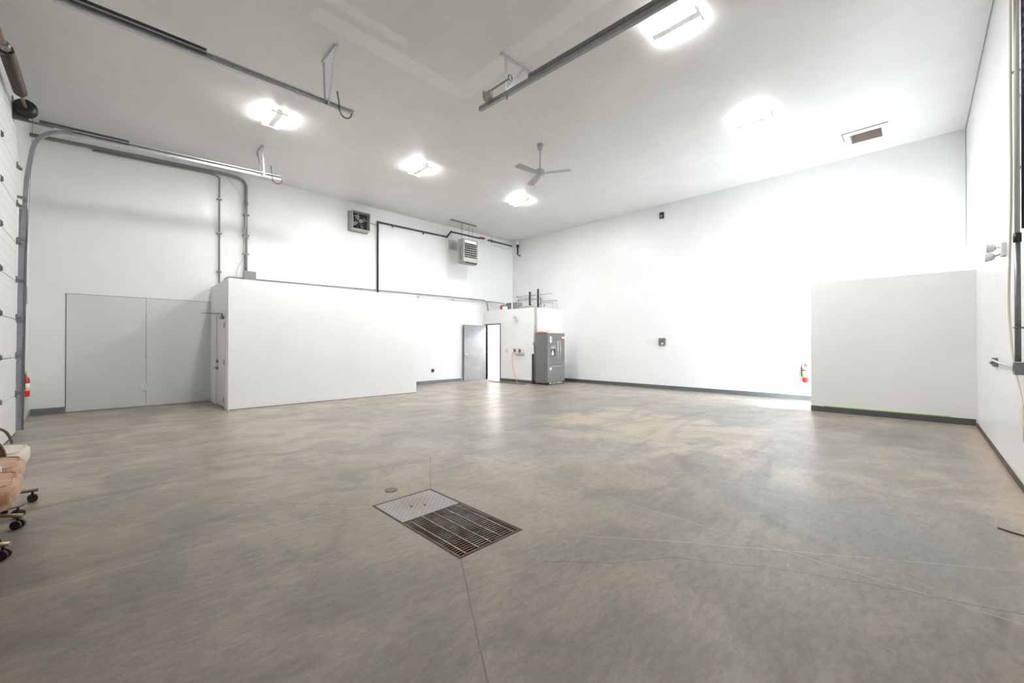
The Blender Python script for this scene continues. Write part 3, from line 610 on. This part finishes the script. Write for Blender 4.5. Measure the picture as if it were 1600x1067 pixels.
# exhaust fan box
EX0, EX1, EY, EZ0, EZ1 = 4.93, 5.46, 11.31, 4.60, 5.12
t = thing('exhaust_fan', (5.2, YA, EZ0), 'square grey boxed exhaust fan high on the back wall', 'exhaust fan'); O = (5.2, YA, EZ0)
m_ = MB(O); th = .02
m_.box(EX0, EX0+th, EY, YA, EZ0, EZ1).box(EX1-th, EX1, EY, YA, EZ0, EZ1).box(EX0+th, EX1-th, EY, YA, EZ0, EZ0+th).box(EX0+th, EX1-th, EY, YA, EZ1-th, EZ1)
m_.box(EX0-.03, EX1+.03, YA-.03, YA, EZ0-.03, EZ1+.03).build('housing', 'heater', t)
MB(O).box(EX0+.02, EX1-.02, YA-.05, YA-.035, EZ0+.02, EZ1-.02).build('back_shutter', 'galvd', t)
cx, cz = (EX0+EX1)/2, (EZ0+EZ1)/2
g_ = MB(O)
for R_ in (.06, .12, .18, .235): g_.torus((cx, EY+.01, cz), R_, .0035, 'y', 32, 5)
for k in range(6):
    a = PI*k/6; g_.tube([(cx-.25*math.cos(a), EY+.012, cz-.25*math.sin(a)), (cx+.25*math.cos(a), EY+.012, cz+.25*math.sin(a))], .003, 5)
g_.build('wire_guard', 'galvd', t)
for k in range(4):
    a = PI/2*k+.5; m_ = MB(O)
    q = [(.05, -.02), (.20, -.07), (.21, .05), (.06, .03)]
    A = [m_.v((cx+x*math.cos(a)-z*math.sin(a), EY+.13+z*.4, cz+x*math.sin(a)+z*math.cos(a))) for x, z in q]
    B = [m_.v((cx+x*math.cos(a)-z*math.sin(a), EY+.134+z*.4, cz+x*math.sin(a)+z*math.cos(a))) for x, z in q]
    m_.bm.faces.new(A); m_.bm.faces.new(B[::-1])
    for i in range(4): m_.bm.faces.new([A[i], B[i], B[(i+1) % 4], A[(i+1) % 4]])
    m_.build('blade', 'galvd', t)
MB(O).lathe([(.045, .04), (.055, .06), (.055, .16)], (cx, EY, cz), 'y', 20).build('motor', 'chrome', t)
MB(O).box(EX0+.02, EX1-.02, EY+.19, EY+.195, EZ0+.02, EZ1-.02).build('dark_backing', 'dark', t)
tag(MB((5.6, py, 4.9)).tube([(EX1, EY+.15, 4.90), (5.75, YA-.03, 4.90), (5.83, YA-.02, 4.89)], .009, 6).build('thin_conduit', 'galvd'), 'short thin wire from the exhaust fan to the black gas pipe', 'conduit')

# unit heater
hx0, hx1, hy0, hy1, hz0, hz1 = 8.40, 9.02, 10.68, 11.0, 4.03, 4.84
t = thing('unit_heater', (8.7, 10.84, hz0), 'putty-grey louvred unit heater hung from a ceiling strut near the back wall', 'heater'); O = (8.7, 10.84, hz0)
m_ = MB(O).prism([(hy0, hz0+.05), (hy0, hz1), (hy1-.05, hz1+.02), (hy1, hz1-.10), (hy1, hz0+.04), (hy1-.06, hz0), (hy0+.08, hz0)], hx0, hx0+.02, 'x').prism([(hy0, hz0+.05), (hy0, hz1), (hy1-.05, hz1+.02), (hy1, hz1-.10), (hy1, hz0+.04), (hy1-.06, hz0), (hy0+.08, hz0)], hx1-.02, hx1, 'x')
m_.box(hx0+.02, hx1-.02, hy1-.02, hy1, hz0+.04, hz1-.1).box(hx0+.02, hx1-.02, hy0, hy1-.05, hz1-.015, hz1).box(hx0+.02, hx1-.02, hy0, hy0+.02, hz0+.05, hz0+.20).box(hx0+.02, hx0+.05, hy0, hy0+.02, hz0+.2, hz1).box(hx1-.05, hx1-.02, hy0, hy0+.02, hz0+.2, hz1).box(hx0+.02, hx1-.02, hy0+.06, hy1-.05, hz0, hz0+.015)
m_.build('cabinet', 'heater', t)
MB(O).box(hx0+.03, hx1-.03, hy0+.12, hy0+.13, hz0+.15, hz1-.02).build('dark_core', 'dark', t)
MB(O).box(hx0+.06, hx1-.06, hy0-.004, hy0+.012, hz1-.13, hz1-.03).build('rating_panel', 'paper', t)
for i in range(6):
    z = hz0+.25+i*.075; MB(O).obox(((hx0+hx1)/2, hy0+.012, z), (hx1-hx0-.09, .016, .024), (.2, 0, 0)).build('louver', 'heater', t)
dv = MB(O)
for k in range(1, 7): dv.box(hx0+.04+k*.077, hx0+.056+k*.077, hy0+.06, hy0+.10, hz0+.2, hz1-.14)
dv.build('heat_exchanger_fins', 'conduit', t)
gm = MB(O).box(hx0+.03, hx1-.03, hy0+.055, hy0+.062, hz0+.002, hz0+.052)
for k in range(9): gm.box(hx0+.04+k*.065, hx0+.06+k*.065, hy0+.02, hy0+.06, hz0+.004, hz0+.05)
gm.build('bottom_grille', 'galvd', t)
MB(O).tube([(hx0-.02, 10.78, hz1-.22), (hx0-.07, 10.78, hz1-.4), (hx0-.02, 10.80, hz0+.12)], .01, 6).build('side_cable', 'rubber', t)
MB(O).tube([(8.62, hy1-.02, 4.66), (8.62, 11.24, 4.72), (8.62, YA-.01, 4.80)], .065, 16).box(8.45, 8.79, YA-.02, YA, 4.63, 4.97).build('flue', 'galv', t)
for x, y in ((8.45, 10.84), (8.70, 10.76), (8.92, 10.84)): MB(O).tube([(x, y, hz1), (x, y, H-.03)], .005 if x > 8.5 else .010, 6).build('hanger_rod', 'galvd', t)
MB(O).bar((8.0, 10.84, H-.02), (9.08, 10.84, H-.02), .04, .04).build('ceiling_strut', 'galvd', t)
MB(O).bar((8.0, 10.92, H-.012), (8.6, 10.92, H-.012), .02, .02).build('ceiling_batten', 'galv', t)

# ---------------------------------------------------------------- things on and around the corner room
RT = RH+.02
t = thing('motor_fitting', (10.42, 10.95, RT), 'red-fronted motor fitting standing on the roof edge of the corner room', 'motor')
MB().lathe([(.05, -.09), (.085, -.07), (.085, .02), (.05, .06)], (0, .0, .14), 'y', 18).build('red_housing', 'redcap', t)
MB().lathe([(.075, -.2), (.075, -.09)], (0, 0, .13), 'y', 16).box(-.05, .05, -.19, -.07, 0, .09).build('motor_body', 'wood', t)
t = thing('control_cabinet', (10.45, 10.35, RT), 'grey ribbed equipment box with a pale band on the roof of the corner room', 'equipment box')
MB().box(-.15, .15, -.28, .25, 0, .26, .01).build('housing', 'galvd', t); MB().box(-.153, .153, -.09, -.02, .002, .263).build('pale_band', 'white', t)
for k in range(4): MB().box(-.156, -.15, .03+k*.05, .045+k*.05, .03, .22).build('rib', 'galvd', t)
tag(MB((10.25, 10.55, RT)).box(10.16, 10.28, 10.50, 10.66, RT, RT+.13, .004).build('cardboard_box', 'paper'), 'small white box in front of the grey equipment box on the roof', 'box')
t = thing('pipe_manifold', (XB, 10.3, 2.7), 'rack of thin pipes on two dark uprights, on the far wall above the corner room', 'pipe rack'); O = (XB, 10.3, 2.7)
for y, z0, z1 in ((10.56, 2.72, 3.33), (10.14, 2.70, 3.40)): MB(O).box(XB-.09, XB-.05, y-.025, y+.025, z0, z1).box(XB-.05, XB, y-.02, y+.02, z0+.1, z0+.13).build('upright', 'black', t)
for (ya, yb, z_, r_) in ((11.2, 9.42, 3.17, .009), (11.15, 9.98, 3.02, .011), (11.15, 10.56, 3.10, .007), (9.95, 9.2, 2.90, .010), (9.9, 9.4, 2.84, .007)):
    MB(O).tube([(XB-.10, ya, z_+.02), (XB-.10, yb, z_)], r_, 6).build('pipe', 'galvd', t)
for y, z_ in ((11.2, 3.19), (11.15, 3.03), (9.98, 3.02), (9.98, 2.85), (10.0, 2.66), (9.8, 2.75)): MB(O).superell((XB-.10, y, z_), .025, .03, .025, 1, 1, 10, 6).build('valve', 'black', t)
MB(O).tube(fillet([(XB-.10, 9.97, 3.0), (XB-.10, 9.97, 2.66), (XB-.10, 10.12, 2.64)], .05, 4), .012, 8).build('drop_pipe', 'galvd', t)
for y in (9.22, 9.38): MB(O).tube([(XB-.1, y, 2.88), (XB-.1, y, RT)], .009, 6).build('riser', 'offwhite', t)
t = thing('drain_pipe', (10.15, RY-.045, 0), 'grey pipe coming over the corner room roof and dropping behind the fridge', 'pipe')
MB().tube(fillet([(-.0, .75, RT+.04), (0, 0, RT+.04), (0, 0, 1.0)], .06, 5), .035, 12).build('pipe', 'pipegrey', t)
MB().box(-.03, .03, .0, .045, 1.9, 1.93).build('clip', 'galvd', t)
# emergency light on corner room
def emergency(loc, rz, label, heads, mt='white'):
    t = thing('emergency_light', loc, label, 'emergency light', 'twin-head emergency lights', rz)   # wall behind at local y=0, points to -y
    MB().box(-.06, .06, -.035, 0, -.07, .07, .006).build('backplate', mt, t)
    for hx, hy, hz in heads:
        MB().tube([(hx*.3, -.03, hz*.7), (hx*.8, hy*.75, hz)], .011, 8).build('arm', 'galv', t)
        MB().lathe([(.028, .0), (.045, -.025), (.052, -.07), (.048, -.075)], (hx, hy+.03, hz), 'y', 18).build('lamp_head', mt, t)
    return t
emergency((RX, 9.83, 2.20), -PI/2, 'small twin-head emergency light on the corner room wall above the taps', [(-.05, -.06, .05), (.05, -.06, -.02)], 'offwhite')
e = emergency((6.75, YC, 2.31), PI, 'white twin-head emergency light sticking out of the right wall', [(-.12, -.085, .05), (-.11, -.095, -.05)])
# taps, tray, hose
t = thing('drip_tray', (RX, 9.70, 1.0), 'small white backplate and shelf under the two taps', 'tray')
MB().box(-.012, 0, -.26, .22, .02, .24).build('backplate', 'white', t); MB().box(-.10, 0, -.24, .20, -.015, .005, .003).build('shelf', 'offwhite', t)
for y, lb in ((9.90, 'red-handled tap nearer the doorway, with the orange hose on it'), (9.66, 'red-handled tap on the fridge side of the small tray')):
    t = thing('hose_tap', (RX, y, 1.08), lb, 'tap', 'red-handled taps')
    MB().tube([(0, 0, 0), (-.07, 0, 0), (-.09, 0, -.05)], .018, 8).build('spout', 'black', t)
    MB().obox((-.06, 0, .04), (.02, .13, .022), (.5, 0, 0)).obox((-.06, 0, .04), (.018, .09, .02), (-.7, 0, 0)).build('handle', 'darkred', t)
pipe('hose', [(RX-.09, 9.95, 1.04), (RX-.10, 9.99, .85), (RX-.09, 9.93, .45), (RX-.10, 9.78, .15), (RX-.12, 9.72, .012), (RX-.35, 9.55, .012)], .0085, 'orange', 'thin orange hose hanging from the tap to the floor', 'hose', fr=.12)
pipe('garden_hose', [(RX-.3, 11.0, .012), (RX-.5, 10.5, .012), (RX-.42, 9.9, .012), (RX-.5, 9.3, .012), (RX-.35, 9.1, .012)], .010, 'rubber', 'thin dark hose lying on the floor along the corner room', 'hose', fr=.2)
t = thing('wall_box', (10.03+.05, RY, 1.33), 'small grey electrical box peeking out left of the fridge', 'wall box')
MB().box(-.05, .05, -.06, 0, -.06, .06, .004).build('housing', 'greybox', t); MB().box(-.03, .03, -.064, -.06, -.035, .035).build('cover', 'white', t)
tag(MB((10.02, RY-.03, 0)).box(9.955, 9.985, RY-.10, RY-.03, 0, 1.0, .004).box(9.945, 9.995, RY-.11, RY-.02, 0, .14, .01).build('black_post', 'black'), 'narrow black post standing in the gap between the corner room and the fridge', 'post')

# fridge -----------------------------------------------------------
FX0, FX1, FY0, FY1, FH = 10.005, 10.855, 8.37, 8.93, 1.68
t = thing('refrigerator', ((FX0+FX1)/2, 8.65, 0), 'slate-grey French-door refrigerator with papers stuck on it', 'refrigerator'); O = ((FX0+FX1)/2, 8.65, 0)
MB(O).box(FX0+.005, FX1-.005, FY0+.07, FY1, .06, FH-.005, .004).build('cabinet', 'frdark', t)
XS = 10.49; ZS = .665
MB(O).box(FX0, XS-.003, FY0, FY0+.065, ZS+.005, FH, .008).build('left_door', 'fridge', t)
MB(O).box(XS+.003, FX1, FY0, FY0+.065, ZS+.005, FH, .008).build('right_door', 'fridge', t)
fz = MB(O).box(FX0, FX1, FY0, FY0+.065, .085, ZS-.005, .008).build('freezer_drawer', 'fridge', t)
for s_, x in ((-1, XS-.045), (1, XS+.045)):
    m_ = MB(O); m_.tube([(x, FY0, 1.46), (x+s_*.005, FY0-.05, 1.40), (x+s_*.022, FY0-.07, 1.13), (x+s_*.005, FY0-.05, .84), (x, FY0, .78)], .014, 10); m_.build('door_handle', 'chrome', t)
MB(O).tube([(FX0+.13, FY0, .60), (FX0+.14, FY0-.05, .60), (FX1-.14, FY0-.05, .60), (FX1-.13, FY0, .60)], .013, 10).build('handle', 'chrome', fz)
MB(O).box(FX0+.14, FX0+.36, FY0-.004, FY0+.01, .93, 1.16, .002).build('dispenser_recess', 'black', t)
MB(O).box(FX0+.14, FX0+.36, FY0-.005, FY0+.01, 1.165, 1.26, .002).build('dispenser_panel', 'greybox', t)
MB(O).box(FX0+.17, FX0+.27, FY0-.012, FY0, .955, 1.05).box(FX0+.20, FX0+.24, FY0-.012, FY0, 1.05, 1.12).build('dispenser_paddle', 'paper', t)
MB(O).box(FX0+.04, FX1-.04, FY0+.03, FY0+.08, .012, .085).build('kick_grille', 'black', t)
kg = MB(O)
for k in range(9): kg.box(FX0+.10+k*.075, FX0+.145+k*.075, FY0+.022, FY0+.03, .035, .06+.02*(k % 3 == 0))
kg.build('grille_trim', 'paper', t)
for x in (FX0+.07, FX1-.07):
    for y in (FY0+.06, FY1-.06): MB(O).lathe([(.025, 0), (.025, .065)], (x, y, 0), 'z', 12).build('foot', 'galvd', t)
def sheet(name, x0, x1, z0, z1, m, label, cat='paper'):
    o = MB(((x0+x1)/2, FY0, (z0+z1)/2)).box(x0, x1, FY0-.004, FY0-.0005, z0, z1).build(name, m); return tag(o, label, cat)
a = sheet('paper_note', 10.09, 10.185, 1.37, 1.56, 'paper', 'white notice with a dark figure on the left fridge door'); MB(a.location).box(10.125, 10.152, FY0-.006, FY0-.004, 1.43, 1.51).build('printed_mark', 'black', a)
sheet('sticker', 10.71, 10.85, 1.51, 1.56, 'paper', 'white label at the top of the right fridge door', 'label'); sheet('sticker', 10.68, 10.85, 1.42, 1.48, 'redcap', 'red label just below the white one on the right fridge door', 'label')
sheet('paper_note', 10.09, 10.17, .48, .57, 'paper', 'small white square note on the freezer drawer')
t = thing('folded_cloth', (10.12, 8.72, FH), 'orange-red folded cloth on the top of the fridge', 'cloth')
MB().superell((0, .02, .02), .08, .20, .022, .6, .6).superell((-.01, .05, .045), .06, .12, .015, .7, .6).build('cloth', 'orange', t)
t = thing('small_carton', (10.10, 8.425, FH), 'small cream carton on the fridge at the front corner', 'carton'); MB().box(-.04, .05, -.03, .05, 0, .07, .003).build('carton_body', 'label', t); MB().box(-.02, .03, -.01, .03, .07, .09, .002).build('lid', 'cream', t)

# ---------------------------------------------------------------- right wall
cy_ = YC+.04; QX = 5.66
t = thing('wall_conduit', (QX, YC, 1.1), 'thick grey conduit running down the right wall to a metal junction box', 'conduit'); O = (QX, YC, 1.1)
MB(O).tube([(QX, cy_, 1.15), (QX, cy_, 2.22)], .019, 12).build('lower_conduit', 'galvd', t)
MB(O).tube([(QX, cy_, 2.22), (QX-.06, cy_, H-.04)], .017, 12).build('upper_conduit', 'offwhite', t)
MB(O).lathe([(.025, -.04), (.025, .04)], (QX, cy_, 2.24), 'z', 12).build('coupling', 'black', t)
for z in (4.6, 3.7, 1.45): MB(O).box(QX-.07, QX+.06, YC+.002, YC+.008, z-.012, z+.012).torus((QX-.012 if z > 2 else QX, cy_, z), .026, .005, 'z', 14, 5).build('clip', 'galvd', t)
for z in (4.45, 3.55, 2.9): MB(O).lathe([(.016, 0), (.010, .018)], (QX+.17, YC+.001, z), 'y', 8).build('screw', 'black', t)
MB(O).tube([(QX-.09, YC+.016, 2.3), (QX-.14, YC+.016, H-.04)], .011, 8).build('side_conduit', 'black', t)
t = thing('junction_box', (QX+.01, YC, 1.09), 'metal junction box with a round knockout at the foot of the right wall conduit', 'junction box')
MB().box(-.05, .05, .002, .065, -.055, .055, .005).build('housing', 'galvd', t); MB().torus((-.01, .072, .012), .024, .005, 'y', 18, 6).build('knockout_ring', 'galv', t); MB().lathe([(.02, .0685), (.02, .0725)], (-.01, 0, .012), 'y', 16).build('knockout', 'black', t); MB().box(.048, .07, .02, .055, -.02, .025).build('connector', 'galv', t)
t = thing('door_sensor', (7.45, YC, 1.085), 'dark photo-eye bracket with a short conduit reaching to the junction box', 'sensor')
MB().tube(fillet([(-1.68, .035, 0.0), (-.35, .035, .02), (-.12, .035, .03), (0, .04, .03)], .05, 3), .011, 8).build('conduit_arm', 'offwhite', t)
MB().box(-.06, .12, .002, .035, -.045, .06, .003).build('bracket', 'galvd', t); MB().lathe([(.018, .035), (.018, .06)], (.0, 0, .0), 'y', 14).build('lens_hood', 'greybox', t)
pipe('hanging_cable', [(QX-.10, cy_+.035, H-.05), (QX-.02, cy_+.035, 3.6), (5.75, cy_+.02, 2.66), (6.10, cy_, 2.02), (6.17, cy_, 1.66), (5.98, cy_, 1.22), (5.80, cy_-.01, .98), (5.43, cy_, .78), (5.36, cy_, .5)], .009, 'cream', 'loose cream cable hanging in a long curve down the right wall', 'cable', fr=.3)
t = thing('hoist_chain', (4.80, -.56, 5.3), 'black hoist chain hanging at the right edge of the picture', 'chain')
ch = MB(); z = 0.0; k = 0
while z > -2.15:
    ch.torus((0, 0, z), .011, .0034, 'y' if k % 2 else 'x', 12, 5, 1.0, 2.1); z -= .038; k += 1
ch.build('chain_links', 'black', t); MB().tube([(0, 0, 0.02), (0, 0, H-5.3)], .006, 6).box(-.04, .04, -.096, .03, H-5.3-.02, H-5.3).build('ceiling_hook', 'galvd', t)

# ---------------------------------------------------------------- ceiling items
def lamp(x, y, label):
    t = thing('ceiling_light', (x, y, H), label, 'ceiling light', 'bright strip ceiling lights')
    MB().box(-.055, .055, -.29, .29, -.075, 0, .004).build('housing', 'white', t)
    for e_ in (-1, 1): MB().box(-.14, .14, min(e_*.29, e_*.305), max(e_*.29, e_*.305), -.085, -.045, .002).build('end_cap', 'white', t)
    for q in (-.12, -.08, .08, .12): MB().tube([(q, -.288, -.065), (q, .288, -.065)], .015, 10).build('tube', 'tube', t)
    area('lamp_light', (x, y, H-.092), (0, 0, 0), .24, .56, LAMP_W, (1, .995, .98))
lab = ['ceiling light between the two left door tracks', 'ceiling light in the middle of the back row, above the office box', 'ceiling light nearest the far corner, behind the ceiling fan', 'largest ceiling light at the top beside the long right track', 'ceiling light between the fan and the ceiling hatch']
for (x, y), l_ in zip(LAMPS, lab): lamp(x, y, l_)

t = thing('ceiling_fan', (6.33, 5.51, H), 'white three-blade ceiling fan on a short rod in the middle of the ceiling', 'ceiling fan')
MB().lathe([(.065, 0), (.06, -.05), (.035, -.12), (.018, -.13)], n=20).build('canopy', 'fan', t)
MB().tube([(0, 0, -.1), (0, 0, -.52)], .013, 10).build('down_rod', 'fan', t)
MB().lathe([(.03, -.49), (.085, -.53), (.095, -.58), (.08, -.62), (.03, -.64)], n=24).build('motor', 'fan', t)
for a in (174.5, -60.6, 61.8):
    a = math.radians(a); m_ = MB(); ca, sa = math.cos(a), math.sin(a)
    def Q(u, v, z): return (u*ca-v*sa, u*sa+v*ca, z)
    pr = [(.07, -.025), (.15, -.065), (.60, -.08), (.635, -.05), (.635, .05), (.60, .075), (.15, .065), (.07, .025)]
    A = [m_.v(Q(u, v, -.60+v*.12)) for u, v in pr]; B = [m_.v(Q(u, v, -.594+v*.12)) for u, v in pr]
    m_.bm.faces.new(A); m_.bm.faces.new(B[::-1])
    for i in range(8): m_.bm.faces.new([A[i], B[i], B[(i+1) % 8], A[(i+1) % 8]])
    m_.build('blade', 'fan', t)

t = thing('ceiling_hatch', (10.6, .72, H), 'open rectangular ceiling hatch showing mauve insulation near the right corner', 'ceiling hatch'); O = (10.6, .72, H)
MB(O).box(10.37, 10.38, .48, .96, H-.001, H+.5).box(10.83, 10.84, .48, .96, H, H+.5).box(10.38, 10.83, .48, .49, H, H+.5).box(10.38, 10.83, .95, .96, H, H+.5).build('shaft_lining', 'plywood', t)
MB(O).box(10.37, 10.84, .48, .96, H+.5, H+.51).build('insulation', 'hatch', t)
MB(O).box(10.22, 10.37, .40, 1.04, H-.012, H).box(10.84, 10.93, .40, 1.04, H-.012, H).box(10.37, 10.84, .40, .48, H-.012, H).box(10.37, 10.84, .96, 1.04, H-.012, H).build('frame', 'white', t)
MB(O).box(10.205, 10.22, .38, 1.06, H-.014, H).box(10.22, 10.6, 1.04, 1.06, H-.014, H).build('frame_shadow_lip', 'galvd', t)  # dark strips on two sides stand in for the frame's shadow line

# ---------------------------------------------------------------- office chairs at the left edge
def make_chair(seat_m, under_m, arm_m, leg_m, label, rot, R_=.345, off=(0, 0)):
    t = thing('office_chair', (0, 0, 0), label, 'office chair', 'rolling office chairs by the overhead door')
    MB((-off[0], -off[1], 0)).superell((.0, 0, .395), .235, .258, .072, .42, .45, 36, 18).build('seat', seat_m, t, )
    MB((-off[0], -off[1], 0)).superell((.0, 0, .345), .222, .245, .045, .4, .45, 32, 12).build('seat_underside', under_m, t)
    seam = MB((-off[0], -off[1], 0)); pts = []
    for k in range(41):
        a = 2*PI*k/40; pw = lambda v: math.copysign(abs(v)**.45, v); pts.append((.207*pw(math.cos(a)), .23*pw(math.sin(a)), .459))
    seam.tube(pts, .006, 6).build('piping', seat_m, t)
    MB((-off[0], -off[1], 0)).superell((-.18, 0, .70), .05, .25, .27, .45, .5, 32, 18, .02).build('backrest', seat_m, t)
    for s_ in (-1, 1):
        y = s_*.262
        MB((-off[0], -off[1], 0)).tube(fillet([(.08, y*.93, .33), (.13, y, .45), (.08, y, .60), (-.10, y, .63), (-.19, y, .60)], .09, 6), .010, 8).build('armrest', arm_m, t)
    MB().tube([(0, 0, .10), (0, 0, .36)], .028, 14).lathe([(.05, .07), (.05, .13), (.03, .15)], n=16).build('column', leg_m, t)
    for k in range(5):
        a = rot+2*PI*k/5; ca, sa = math.cos(a), math.sin(a)
        lg = MB().tube([(.03*ca, .03*sa, .105), (R_*ca, R_*sa, .09)], .013, 10).build('leg', leg_m, t)
        cm = MB(); cx_, cyy = (R_-.03)*ca, (R_-.03)*sa; px_, py_ = -sa, ca
        cm.tube([(cx_, cyy, .085), (cx_, cyy, .05)], .008, 8)
        for q in (-.016, .016):
            cc = Vector((cx_+px_*q, cyy+py_*q, .030)); d_ = Vector((px_, py_, 0))*.009
            cm.tube([cc-d_, cc+d_], .030, 16)
        cm.build('caster', 'rubber', lg)
    return t
ch1 = make_chair('ivory', 'greige', 'bronze', 'bronze', 'ivory upholstered rolling chair, farthest of the row at the left edge', .12, .265, (-.02, 0))
ch1.location = (-.655, 5.17, 0)
ch2 = make_chair('tan', 'tan', 'bronze', 'brass', 'tan suede rolling chair standing just in front of the ivory one', .72, .265, (-.015, -.04))
ch2.location = (-.635, 4.63, 0)
ch3 = make_chair('tan', 'tan', 'galv', 'brass', 'tan suede rolling chair with grey armrests, nearest of those reaching into view', -.35, .255, (.035, .04))
ch3.location = (-.645, 4.0, 0)
ch4 = copy_tree(ch2); ch4['label'] = 'tan rolling chair almost wholly cut off by the left edge of the picture'; ch4.location = (-.66, 3.44, 0)
